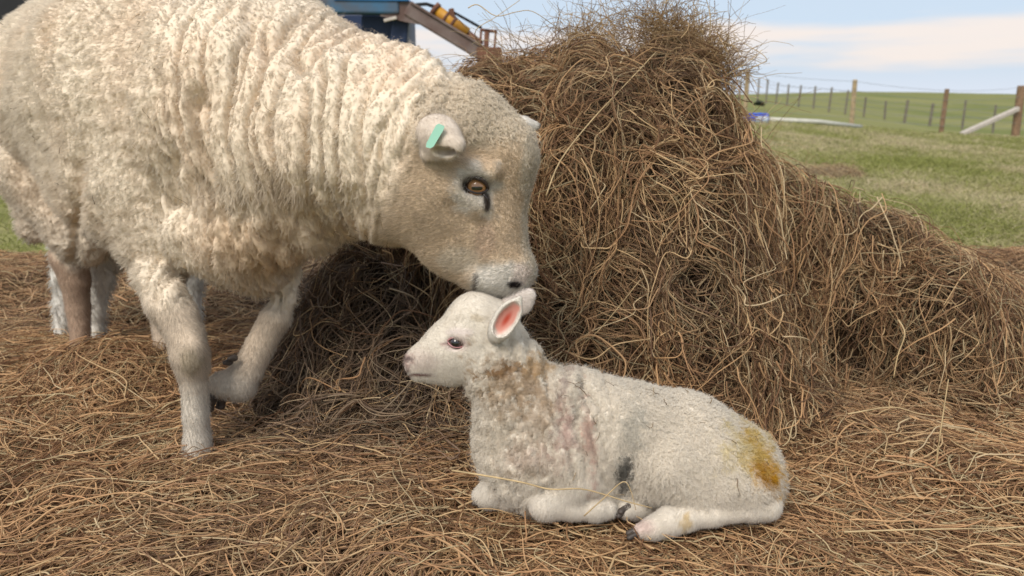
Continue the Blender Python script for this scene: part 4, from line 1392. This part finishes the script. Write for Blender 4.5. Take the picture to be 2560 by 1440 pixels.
lc = U(1266, 796, 0.905)
ax = norm(U(1303, 742, 0.895) - U(1232, 848, 0.91))
fr_ = frame(ax, (0.25, 1, 0.05))
pr_ = [el(lc, (0.0300, 0.0062, 0.0158), fr_, k=0.004), rc(lc + ax * 0.012, 0.009, lc + ax * 0.034, 0.003, k=0.006, sq=(YAX, .45)), rc(U(1238, 840, 0.92), 0.010, U(1250, 825, 0.91), 0.011, k=0.012),
       el(lc + np.array([0.001, -0.0065, 0.001]), (0.0285, 0.0085, 0.0132), fr_, k=0.002, cut=True)]
ear_piece(lamb, pr_, 0.0010, lamb_ear_col(lc + np.array([0.001, 0, 0]), ax, 0.031, 0.0135), 7000, 0.0028, ax)
lc2 = U(1296, 758, 0.965)
ax2 = norm(U(1335, 715, 0.95) - U(1250, 790, 0.965))
pr_ = [rc(U(1255, 775, 0.96), 0.012, U(1300, 750, 0.958), 0.017, k=0.01, sq=(YAX, 0.4)), rc(U(1300, 755, 0.958), 0.017, U(1322, 738, 0.955), 0.0088, k=0.01, sq=(YAX, 0.4))]
ear_piece(lamb, pr_, 0.0013, wh((0.78, 0.69, 0.62)), 5000, 0.003, ax2)
hoof_pair(lamb, U(1566, 1272, 0.886), (-0.8, -0.5, -0.2), 0.012, (0.3, 0, 0.6))
hoof_pair(lamb, U(1590, 1330, 0.856), (-0.9, -0.1, -0.35), 0.010, (0, 0.8, 0.3))
hoof_pair(lamb, U(1200, 1243, 0.925), (-0.8, -0.1, -0.5), 0.010, (0, 0.8, 0.3))

# ================================================================== the second lamb, standing behind the ewe
l2 = []
wl2 = []
seg(wl2, [B(215, 620, 1.80, 70), B(330, 560, 1.78, 88), B(460, 560, 1.76, 82)], k=0.03)
hd2 = []
seg(hd2, [B(480, 540, 1.76, 55), B(540, 470, 1.74, 42), B(570, 480, 1.72, 38), B(605, 505, 1.70, 24)], k=0.02)
lg2 = []
seg(lg2, [B(175, 620, 1.80, 40), B(160, 690, 1.80, 24), B(158, 760, 1.80, 17), B(158, 845, 1.79, 22)], k=0.02)
seg(lg2, [B(250, 620, 1.74, 45), B(252, 700, 1.74, 25), B(243, 780, 1.73, 15), B(240, 880, 1.71, 19)], k=0.02)
seg(lg2, [B(450, 600, 1.78, 34), B(452, 700, 1.78, 16), B(452, 850, 1.78, 17)], k=0.02)
seg(lg2, [B(485, 600, 1.72, 34), B(487, 700, 1.72, 16), B(487, 870, 1.72, 17)], k=0.02)
ear2 = [rc(U(525, 445, 1.76), 0.012, U(490, 430, 1.76), 0.008, k=.01), rc(U(545, 440, 1.70), 0.012, U(525, 415, 1.69), 0.008, k=.01)]
pr2 = wl2 + hd2 + lg2 + ear2
V, Fc = sdf_mesh(pr2, 0.005)
Nv = sdf_normal(pr2, V); Nv2 = vnormals(V, Fc)
if np.mean(np.sum(Nv2 * Nv, -1)) < 0: Fc = Fc[:, ::-1]; Nv2 = -Nv2
lamb2 = empty('lamb', (-0.9, 1.76, 0))
tag(lamb2, 'white lamb standing behind the ewe, only its fluffy legs showing under her belly', 'lamb')
cf = wh((0.80, 0.76, 0.68))
bo = mesh_obj('body', V, Fc, M_SKIN, col=cf(V)); keep(bo, lamb2)
mixv, _ = sample_surface(V, Fc, Nv2, np.ones(len(V)), 6000)
Pc, Nc = mixv(V), norm(mixv(Nv2))
S = fibres(Pc, Nc, np.tile(np.array([0, 0, -0.8]), (len(Pc), 1)), rng.uniform(0.010, 0.018, len(Pc)), cf(Pc), 6, 0.003, 0.002, 0.0003, K=5, curl=0.001, jit=0.35)
fo = fur_obj('wool', [S], M_HAIR); keep(fo, lamb2)

# the eyes on the far side of both heads
eyeball(ewe, U(1190, 458, 1.043), 0.0145, (0.12, 1, -0.05), (0.34, 0.17, 0.07), (0.46, 0.16), 0.74)
eyeball(lamb, U(1141, 850, 0.981), 0.0098, (-0.15, 1, 0.1), (0.035, 0.022, 0.025), (0.4, 0.3), 0.7)

# loose hay pushed up round the legs and under the lying lamb
def pushed(x0, x1, y0, y1, n, up=0.55, ln=(0.03, 0.09)):
    bx = rng.uniform(x0, x1, n); by = rng.uniform(y0, y1, n)
    bs = np.stack([bx, by, gl(H, bx, by) + 0.004], -1)
    a = rng.uniform(0, 2 * math.pi, n)
    dv = np.stack([np.cos(a), 0.6 * np.sin(a), np.abs(rng.normal(0, up, n))], -1)
    P_, r_, c_ = wild(n, bs, dv, rng.uniform(ln[0], ln[1], n), K=9, thick=(0.0005, 0.0010), bend=0.28, grav=0.28)
    zf_ = gl(H, P_[..., 0].ravel(), P_[..., 1].ravel()).reshape(P_.shape[:2]) + 0.003
    P_[..., 2] = np.maximum(P_[..., 2], zf_)
    return P_, r_, np.clip(c_ * 1.25, 0, 0.7)


lx0, lx1 = U(1180, 1250, .9)[0], U(1965, 1260, .9)[0]
fx = U(495, 1150, 1.1)[0]; hx = U(203, 890, 1.6)[0]
tag(curves_obj('loose_hay', [pushed(lx0, lx1, 0.815, 0.865, 420), pushed(lx0 - .02, lx0 + .05, 0.87, 0.93, 90), pushed(lx1 - .03, lx1 + .03, 0.84, 0.95, 120),
                             pushed(fx - .05, fx + .06, 1.03, 1.10, 260, 0.9), pushed(hx - .07, hx + .10, 1.50, 1.60, 260, 1.0), pushed(U(380, 950, 1.4)[0], U(450, 950, 1.4)[0], 1.36, 1.43, 120, 1.0)], M_HAY),
    'loose hay pushed up round the feet of the ewe and the legs of the lying lamb', kind='stuff')


def caught(body, n, x0, x1, y0, y1):
    Vb = np.empty(len(body.data.vertices) * 3, dtype=np.float32); body.data.vertices.foreach_get('co', Vb); Vb = Vb.reshape(-1, 3).astype(float)
    Nb = np.empty_like(Vb, dtype=np.float32).ravel(); body.data.vertices.foreach_get('normal', Nb); Nb = Nb.reshape(-1, 3)
    px, py = proj(Vb)
    ok = np.flatnonzero((px > x0) & (px < x1) & (py > y0) & (py < y1) & (Nb[:, 1] < -0.1))
    i = rng.choice(ok, n)
    t = norm(np.cross(Nb[i], rng.standard_normal((n, 3))))
    w_ = wild(n, Vb[i] + Nb[i] * 0.008, t, rng.uniform(0.008, 0.03, n), K=6, thick=(0.0003, 0.0006), bend=0.7, grav=0.0)
    return (w_[0], w_[1], w_[2] * 0.7)


bd_ = {o.parent.name: o for o in COL.objects if o.name.startswith('body')}
tag(curves_obj('hay_bits', [caught(bd_['ewe'], 60, 10, 1000, 10, 680), caught(bd_['lamb'], 26, 1200, 1920, 900, 1240)], M_HAY), 'broken bits of hay caught in the wool of the ewe and the lamb', kind='stuff')


# ================================================================== fences
M_POST = mat_simple('fence_wood', (0.40, 0.30, 0.18), rough=0.85, var=0.25, scale=18, bump=0.3)
M_POSTB = mat_simple('brown_post_wood', (0.24, 0.15, 0.09), rough=0.85, var=0.25, scale=18, bump=0.3)
M_STAKE = mat_simple('weathered_stake', (0.19, 0.165, 0.125), rough=0.9, var=0.25, scale=18)
M_WIRE = mat_simple('galvanised_wire', (0.30, 0.31, 0.32), rough=0.5, metal=0.6, var=0.1)
M_BRACE = mat_simple('bleached_timber', (0.52, 0.46, 0.40), rough=0.85, var=0.15, scale=20)


def post(parent, px, ytop, Y, w, mat, wob=0.0):
    t = U(px, ytop, Y)
    z0 = float(terrain_z(t[0], Y)) - 0.15
    m = MB()
    m.tube([(t[0] + wob, Y, z0), (t[0] + wob * .5, Y, (z0 + t[2]) / 2), (t[0], Y, t[2] - w * .12), (t[0], Y, t[2])], [w / 2, w * .49, w * .47, w * .40], seg=10)
    m.done('post', mat, parent, smooth=False)
    return t


fence = empty('fence', (5, 17, -0.2))
tag(fence, 'nearer post and wire fence with four stout posts, on the pasture at the right', 'fence')
tops = [post(fence, 1870, 177, 17, 0.105, M_POST), post(fence, 2138, 199, 17, 0.105, M_POST, 0.03), post(fence, 2368, 222, 17, 0.10, M_POSTB), post(fence, 2554, 214, 17, 0.17, M_POSTB, 0.05)]
tops.append(post(fence, 2760, 235, 17, 0.105, M_POST)); tops.insert(0, post(fence, 1600, 160, 17, 0.105, M_POST))
m = MB(); a = ground_at(2403, 336, 10, 18); b = U(2545, 272, 16.9)
m.bar(a, b, 0.10, 0.10, bevel=0.02); m.done('brace', M_BRACE, fence)
for dz in (0.04, 0.24, 0.44, 0.62, 0.80):
    m = MB()
    pts = [t + np.array([0, -0.06, -dz]) for t in tops]
    pl = []
    for p, q in zip(pts[:-1], pts[1:]):
        for k in range(4): pl.append(p + (q - p) * k / 4 - np.array([0, 0, 0.03 * math.sin(math.pi * k / 4)]))
    pl.append(pts[-1])
    m.tube(pl, 0.0035, seg=5); m.done('wire', M_WIRE, fence)

fence2 = empty('fence', (8, 31, -0.4))
tag(fence2, 'farther stake and wire fence running along the skyline behind the stout posts', 'fence')
ST_ = [(1780, 206, 36), (1817, 205, 36), (1835, 201, 36), (1853, 198, 36), (1898, 197, 36), (1920, 198, 36), (1946, 206, 36), (1972, 211, 35), (2003, 213, 35), (2039, 215, 34), (2080, 218, 32),
       (2121, 225, 31), (2165, 243, 31), (2215, 252, 31), (2270, 250, 30), (2333, 258, 30), (2415, 250, 30), (2490, 262, 29), (2590, 268, 29), (2690, 272, 28)]
tp = []
for i, (x, y, Y) in enumerate(ST_):
    tp.append(post(fence2, x, y, Y, 0.11 if x > 2230 and x < 2350 else 0.085, M_STAKE, random.uniform(-0.05, 0.05)))
for dz in (0.08, 0.35, 0.6, 0.85):
    m = MB(); m.tube([t + np.array([0, -0.05, -dz]) for t in tp], 0.006, seg=5); m.done('wire', M_WIRE, fence2)

# blue drum with white lower half, and a long pale pole on the grass beside it
M_BLUE = mat_simple('blue_plastic', (0.015, 0.075, 0.50), rough=0.4, var=0.12)
M_WHITE = mat_simple('white_plastic', (0.62, 0.68, 0.80), rough=0.5, var=0.06)
g0 = ground_at(1890, 309, 8, 17)
s = g0[1] / F
drum = empty('plastic_drum', tuple(g0))
tag(drum, 'blue plastic drum with a white label lying in the grass beside a pale pole', 'drum')
cz = g0[2] + 12.5 * s
c = np.array([g0[0], g0[1], cz])
m = MB()
hl = 27 * s; r_ = 13 * s
prof_ = [(-1.0, .82), (-.96, .97), (-.86, 1.0), (-.4, .985), (-.36, 1.05), (-.30, 1.05), (-.26, .985), (.26, .985), (.30, 1.05), (.36, 1.05), (.4, .985), (.86, 1.0), (.96, .97), (1.0, .82)]
m.tube([c + np.array([hl * a_, 0.15 * hl * a_, 0]) for a_, _ in prof_], [r_ * b_ for _, b_ in prof_], seg=24)
m.done('barrel', M_BLUE, drum, smooth=True)
m = MB()
n_ = 10
for k in range(n_):
    a0 = math.radians(-60 + 85 * k / n_); a1 = math.radians(-60 + 85 * (k + 1) / n_)
    vs = []
    for xx_, aa_ in ((-0.24 * hl, a0), (0.9 * hl, a0), (0.9 * hl, a1), (-0.24 * hl, a1)):
        rr = r_ * 1.02
        vs.append(m.bm.verts.new(c + np.array([xx_ + 0.04 * hl, -rr * math.cos(aa_) + 0.15 * xx_, rr * math.sin(aa_)])))
    m.bm.faces.new(vs)
m.done('label_sticker', M_WHITE, drum)
m = MB(); m.tube([c + np.array([hl * .985, .15 * hl, r_ * .45]), c + np.array([hl * 1.07, .16 * hl, r_ * .45])], r_ * .2, seg=12); m.done('cap', M_BLUE, drum)
M_POLE = mat_simple('pale_pole', (0.62, 0.60, 0.52), rough=0.7, var=0.08)
pa = ground_at(1925, 306, 8, 17); pb = ground_at(2152, 321, 8, 17)
m = MB(); pa[2] += 0.05; pb[2] += 0.03
m.tube([pa, (pa + pb) / 2 + np.array([0, 0, 0.03]), pb], [0.045, 0.045, 0.04], seg=12)
o = m.done('pole', M_POLE, smooth=True); tag(o, 'long pale pole lying on the grass to the right of the blue drum', 'pole')

# low mound of bare earth behind the drum
M_EARTH = mat_simple('bare_earth', (0.17, 0.11, 0.07), rough=1.0, var=0.3, scale=10, bump=0.5)
g1 = ground_at(1845, 298, 9, 17.5)
V, Fc = sdf_mesh([el(g1 + np.array([0, 0, 0.0]), (0.45, 0.35, 0.09)), el(g1 + np.array([-0.35, 0.1, 0.0]), (0.4, 0.3, 0.13), k=0.1), el(g1 + np.array([0.3, 0.05, 0.0]), (0.25, 0.2, 0.07), k=0.1)], 0.03)
V = V + np.array([0, 0, 1.0]) * (0.03 * noise(V, 9, 3))[:, None]
tag(mesh_obj('earth_mound', V, Fc, M_EARTH), 'low brown mound of bare earth left of the blue drum', 'earth mound')

# dark bushes far out on the pasture
M_LEAF = mat_attr('dark_leaf', rough=0.7, spec=0.2)
M_STEM = mat_simple('bush_stem', (0.06, 0.045, 0.03), rough=0.9)
def bush(px, py, w, lab):
    g = ground_at(px, py, 18, 60)
    r = w / F * g[1] / 2
    b_ = empty('bush', tuple(g)); tag(b_, lab, 'bush')
    m = MB()
    for k in range(7):
        a = random.uniform(0, 6.28); l_ = r * random.uniform(.5, 1.1)
        m.tube([g + np.array([0, 0, -0.05]), g + np.array([math.cos(a) * l_ * .4, math.sin(a) * l_ * .4, l_ * .5]), g + np.array([math.cos(a) * l_ * .8, math.sin(a) * l_ * .8, l_ * .95])], [0.03, 0.02, 0.006], seg=5)
    m.done('stem', M_STEM, b_)
    n = 1600
    u = norm(rng.standard_normal((n, 3))); u[:, 2] = np.abs(u[:, 2])
    rr = r * rng.random(n) ** 0.4 * (1 + 0.3 * noise(u * 2, 1.5, int(px)))
    P = g + u * rr[:, None] * np.array([1.15, 1, 0.95])
    d1 = norm(rng.standard_normal((n, 3))) * 0.055; d2 = norm(np.cross(d1, rng.standard_normal((n, 3)))) * 0.03
    Vv = np.stack([P - d1, P - d2, P + d1, P + d2], 1).reshape(-1, 3)
    cc = np.repeat(np.array([0.022, 0.030, 0.016]) * rng.uniform(.5, 1.6, (n, 1)), 4, 0)
    f_ = mesh_obj('foliage', Vv, np.arange(4 * n).reshape(-1, 4), M_LEAF, smooth=False, col=cc); keep(f_, b_)
    tag(f_, kind='stuff')
bush(1897, 264, 20, 'larger dark bush on the far pasture right of the first fence post')
bush(1843, 268, 14, 'smaller dark bush on the far pasture left of the first fence post')

# a clod of old hay on the grass, with a few smaller clods
def clod(px, py, r, flat, lab, cat='hay clump', grp=None):
    g = ground_at(px, py, 2.9, 17)
    V, Fc = sdf_mesh([el(g, (r, r * .7, r * flat)), el(g + np.array([r * .6, 0.05, 0]), (r * .7, r * .5, r * flat * .8), k=0.05), el(g + np.array([-r * .7, 0, 0]), (r * .6, r * .5, r * flat * .6), k=0.05)], r / 14)
    V = V + sdf_normal([el(g, (r, r, r))], V) * (0.25 * r * flat * fbm(V, 3 / r, 3, int(px)))[:, None]
    o = mesh_obj('hay_clump', V, Fc, M_HAYBASE, col=np.tile(np.array([0.24, 0.19, 0.12]), (len(V), 1)))
    tag(o, lab, cat, grp)
    n = int(2600 * (r / 0.2) ** 1.0)
    N_ = vnormals(V, Fc); N_ = N_ * np.sign(np.mean(N_[:, 2] * (V[:, 2] - g[2])) + 1e-12)
    i = rng.integers(0, len(V), n)
    bs = V[i]; bs = bs[bs[:, 2] > g[2] - 0.01]
    dv = norm(rng.standard_normal(bs.shape)) + np.array([0, 0, 0.3])
    P_, r2, c2 = wild(len(bs), bs, dv, rng.uniform(0.05, 0.14, len(bs)), K=8, thick=(0.0012, 0.002), grav=0.35)
    tag(curves_obj('hay_strands', (P_, r2, c2 * np.array([1.15, 1.25, 1.4])), M_HAY, o), kind='stuff')
clod(2065, 440, 0.20, 0.28, 'grey brown clump of old hay on the grass just right of the hay heap')
clod(2200, 640 - 75, 0.13, 0.2, 'small flat wisp of hay at the foot of the grass behind the heap slope')

# ================================================================== tractor with front loader
M_TBLUE = mat_simple('faded_blue_paint', (0.04, 0.12, 0.21), rough=0.6, var=0.2, scale=6, rust=(0.10, 0.085, 0.08))
M_TSTRIP = mat_simple('blue_paint', (0.03, 0.17, 0.42), rough=0.45, var=0.15, scale=6)
M_TDK = mat_simple('dark_blue_paint', (0.015, 0.03, 0.075), rough=0.5, var=0.3, scale=5)
M_ARM = mat_simple('worn_grey_steel', (0.20, 0.16, 0.145), rough=0.6, var=0.2, scale=7, rust=(0.12, 0.07, 0.055))
M_YEL = mat_simple('yellow_paint', (0.55, 0.27, 0.02), rough=0.5, var=0.15, scale=9, rust=(0.34, 0.15, 0.03))
M_RUST = mat_simple('rusty_iron', (0.17, 0.075, 0.045), rough=0.8, var=0.3, scale=14)
M_BLACK = mat_simple('black_rubber', (0.02, 0.02, 0.022), rough=0.8, var=0.2)
M_GLASSY = mat_simple('cab_window', (0.03, 0.04, 0.05), rough=0.08, var=0.05)
TY = 4.6
tr = empty('tractor', tuple(U(500, 430, TY)))
tag(tr, 'old blue tractor with a yellow ram on its front loader, mostly hidden behind the ewe', 'tractor')
P_ = lambda x, y, dy=0.0: U(x, y, TY + dy)
z_ = lambda y: P_(600, y)[2]
# cab and bonnet stand behind the ewe
cx0, cx1 = P_(-40, 100)[0], P_(420, 100)[0]
MB().box(((cx0 + cx1) / 2, TY + 0.8, 1.05), (cx1 - cx0, 1.1, 0.35), bevel=0.03).done('cab_base', M_TDK, tr)
for sx in (cx0 + 0.05, cx1 - 0.05):
    for sy in (0.3, 1.3):
        MB().bar((sx, TY + sy, 1.2), (sx, TY + sy, 2.15), 0.07, bevel=0.01).done('cab_pillar', M_TDK, tr)
MB().box(((cx0 + cx1) / 2, TY + 0.8, 2.2), (cx1 - cx0 + .1, 1.2, 0.10), bevel=0.03).done('cab_roof', M_TBLUE, tr)
MB().box(((cx0 + cx1) / 2, TY + 0.27, 1.68), (cx1 - cx0 - .1, 0.02, 0.85)).done('cab_window', M_GLASSY, tr)
MB().box((cx1 - 0.03, TY + 0.8, 1.68), (0.02, 0.9, 0.85)).done('cab_window', M_GLASSY, tr)
bx0, bx1 = cx1, P_(985, 80)[0]
MB().box(((bx0 + bx1) / 2, TY + 0.75, 0.93), (bx1 - bx0, 0.62, 0.36), bevel=0.04).done('bonnet', M_TDK, tr)
MB().box(((bx0 + bx1) / 2, TY + 0.75, 0.66), (bx1 - bx0 - .1, 0.45, 0.25), bevel=0.03).done('engine', M_TDK, tr)
MB().box((bx1 - 0.11, TY + 0.35, 0.80), (0.20, 0.5, 0.5), bevel=0.02).done('front_weight', M_TDK, tr)
for wx, wr, ww_ in ((cx0 + 0.45, 0.72, 0.36), (bx1 - 0.55, 0.42, 0.24)):
    for sy in (0.2, 1.35):
        o = empty('wheel', (wx, TY + sy, wr + 0.0)); keep(o, tr)
        m = MB(); m.tube([(wx, TY + sy - ww_ / 2, wr), (wx, TY + sy - ww_ * .4, wr), (wx, TY + sy + ww_ * .4, wr), (wx, TY + sy + ww_ / 2, wr)], [wr * .9, wr, wr, wr * .9], seg=36)
        for k in range(24):
            a = k * math.pi / 12
            m.box((wx + math.cos(a) * wr, TY + sy, wr + math.sin(a) * wr), (0.06, ww_ * .9, 0.07), Matrix.Rotation(-a, 3, 'Y'))
        keep(m.done('tyre', M_BLACK, None), o)
        m = MB(); m.tube([(wx, TY + sy - ww_ * .52, wr), (wx, TY + sy + ww_ * .52, wr)], wr * .55, seg=28); keep(m.done('rim', M_TBLUE, None), o)
# loader: long beam, elbow plate and dropping boom
m = MB(); m.bar(P_(640, 14), P_(1000, 17), 0.10, 0.085, bevel=0.012); m.done('loader_beam', M_TBLUE, tr)
m = MB(); m.bar(P_(1008, 30, .1), P_(1000, 110, .1), 0.16, 0.10, bevel=0.01); m.done('grille', M_TDK, tr)
m = MB(); m.bar(P_(840, 0), P_(1024, 2), 0.12, 0.016, bevel=0.004); m.done('beam_flange', M_TSTRIP, tr)
# elbow plate
m = MB()
pl = [(955, 6), (1026, 4), (1062, 36), (1048, 62), (1000, 52), (950, 40)]
fv = [m.bm.verts.new(P_(x, y, -0.035)) for x, y in pl]; bv = [m.bm.verts.new(P_(x, y, 0.075)) for x, y in pl]
m.bm.faces.new(fv); m.bm.faces.new(list(reversed(bv)))
for i in range(len(pl)): m.bm.faces.new((fv[i], bv[i], bv[(i + 1) % len(pl)], fv[(i + 1) % len(pl)]))
m.done('elbow_plate', M_ARM, tr)
m = MB(); m.bar(P_(1018, 22), P_(1218, 142), 0.09, 0.080, bevel=0.01); m.done('boom', M_ARM, tr)
m = MB(); m.bar(P_(1030, 8, -0.0), P_(1210, 118, -0.0), 0.12, 0.014, bevel=0.003); m.done('boom_flange', M_ARM, tr)
m = MB(); m.bar(P_(960, 52, -0.05), P_(992, 44, -0.05), 0.02, 0.018, bevel=0.004); m.done('linkage', M_BRACE, tr)
# hydraulic ram
m = MB(); m.tube([P_(1088, 24), P_(1168, 84)], 0.034, seg=16); m.done('hydraulic_ram', M_YEL, tr, smooth=True)
m = MB(); m.tube([P_(1084, 20), P_(1092, 27)], 0.042, seg=14); m.tube([P_(1112, 42), P_(1117, 46)], 0.039, seg=14); m.tube([P_(1130, 56), P_(1135, 60)], 0.039, seg=14); m.done('ram_collar', M_RUST, tr, smooth=True)
m = MB(); m.tube([P_(1166, 82), P_(1204, 112)], 0.022, seg=12); m.done('ram_rod', M_RUST, tr, smooth=True)
m = MB(); m.bar(P_(1128, 22), P_(1134, 52), 0.05, 0.03, bevel=0.004); m.done('ram_bracket', M_RUST, tr)
m = MB(); m.tube([P_(1136, 32), P_(1204, 70)], 0.008, seg=8); m.done('hose', M_BLACK, tr, smooth=True)
m = MB(); m.tube([P_(1040, 12), P_(1066, 10), P_(1090, 18)], 0.010, seg=8); m.done('hose', M_BLACK, tr, smooth=True)
# bucket bracket of upright plates
for x0, x1, x2, w in ((1203, 1203, 1200, 0.012), (1218, 1218, 1215, 0.028), (1240, 1239, 1236, 0.012)):
    m = MB(); m.bar(P_(x0, 74), P_(x2, 124), 0.06, w, bevel=0.003); m.done('bracket_plate', M_RUST, tr)
m = MB(); m.bar(P_(1201, 74), P_(1243, 80), 0.06, 0.014, bevel=0.003); m.done('bracket_plate', M_RUST, tr)
m = MB(); m.box(P_(1224, 138), (0.145, 0.14, 0.085), bevel=0.008); m.bar(P_(1240, 122), P_(1254, 158), 0.12, 0.03, bevel=0.004); m.done('boom_head', M_RUST, tr)
m = MB(); m.bar(P_(1212, 150), P_(1205, 330), 0.10, 0.09, bevel=0.01); m.done('boom_foot', M_RUST, tr)

# ================================================================== single pale straws
M_STRAW = mat_simple('pale_straw', (0.52, 0.38, 0.20), rough=0.5, var=0.2, scale=40)
def straw(pts, rad, lab):
    P = [U(x, y, Y) for x, y, Y in pts]
    Q_ = []
    for i in range(len(P) - 1):
        p0, p1, p2, p3 = P[max(i - 1, 0)], P[i], P[i + 1], P[min(i + 2, len(P) - 1)]
        for k in range(4):
            t = k / 4
            Q_.append(0.5 * (2 * p1 + (p2 - p0) * t + (2 * p0 - 5 * p1 + 4 * p2 - p3) * t * t + (3 * p1 - p0 - 3 * p2 + p3) * t ** 3))
    Q_.append(P[-1])
    m = MB(); m.tube(Q_, [rad * (1 - 0.5 * i / len(Q_)) for i in range(len(Q_))], seg=6)
    tag(m.done('straw', M_STRAW, smooth=True), lab, 'straw', 'single pale stems standing out of the hay')
straw([(1130, 1176, 0.89), (1230, 1192, 0.86), (1310, 1207, 0.845), (1375, 1223, 0.84), (1450, 1222, 0.84), (1510, 1236, 0.84), (1560, 1252, 0.84), (1630, 1270, 0.84)], 0.0013, 'long thin pale stem lying across in front of the lamb')
straw([(1460, 1290, 0.845), (1510, 1245, 0.84), (1556, 1205, 0.84), (1575, 1222, 0.84), (1590, 1275, 0.84)], 0.0009, 'thin hay stem bent in an angle before the belly of the lamb')
straw([(2246, 800, 1.36), (2262, 835, 1.345), (2244, 890, 1.34), (2234, 945, 1.335)], 0.0018, 'bright pale stem hanging beside the dark hollow in the hay')
straw([(1660, 10, 1.55), (1700, -30, 1.55)], 0.0008, 'thin stem sticking up above the top of the hay heap')
straw([(1770, 130, 1.58), (1776, 60, 1.56), (1772, 20, 1.56), (1762, -10, 1.55)], 0.0012, 'dark upright stem rising from the ragged peak of the hay heap')
straw([(1780, 215, 1.56), (1830, 180, 1.54), (1870, 155, 1.53), (1905, 125, 1.52)], 0.0012, 'straight stem poking right out of the hay peak towards the sky')
straw([(1790, 235, 1.56), (1840, 190, 1.54), (1900, 160, 1.53), (1917, 152, 1.52), (1905, 135, 1.52), (1860, 108, 1.52), (1835, 85, 1.52)], 0.0010, 'looped stem hooked back on itself right of the hay peak')
straw([(1365, 490, 1.30), (1402, 400, 1.33), (1480, 300, 1.36), (1560, 215, 1.42), (1640, 130, 1.5)], 0.0014, 'long pale stem running diagonally up the face of the hay heap')
straw([(1170, 20, 1.5), (1195, 12, 1.5), (1240, 40, 1.5), (1290, 30, 1.5), (1330, 28, 1.5), (1380, 60, 1.52), (1420, 90, 1.6)], 0.0011, 'wiry stem arching over the sky left of the hay peak')
straw([(1255, 160, 1.62), (1200, 110, 1.55), (1190, 75, 1.5), (1240, 42, 1.5), (1300, 0, 1.5)], 0.0011, 'kinked stem rising against the sky beside the tractor boom')
straw([(1405, 895, 1.24), (1470, 850, 1.2), (1520, 800, 1.2), (1600, 700, 1.2)], 0.0010, 'thin stem slanting up over the hay behind the back of the lamb')
straw([(2120, 1035, 1.1), (2230, 1018, 1.12), (2300, 1035, 1.12), (2380, 1045, 1.13)], 0.0013, 'pale bent stem on the hay bed below the dark hollow')
straw([(2340, 1170, 1.02), (2348, 1100, 1.02), (2360, 1020, 1.03), (2371, 948, 1.04)], 0.0014, 'upright grey stem standing in the hay bed at the right')
straw([(2110, 1330, 0.86), (2250, 1325, 0.86), (2400, 1322, 0.86), (2540, 1320, 0.87)], 0.0013, 'long level pale stem on the hay at the lower right')
straw([(20, 1262, 0.95), (70, 1245, 0.95), (62, 1220, 0.95)], 0.0022, 'short broad stem on the hay at the lower left edge')
straw([(945, 1330, 0.86), (1010, 1345, 0.86), (1060, 1372, 0.86)], 0.0022, 'short broad pale stem on the hay in front of the lamb')
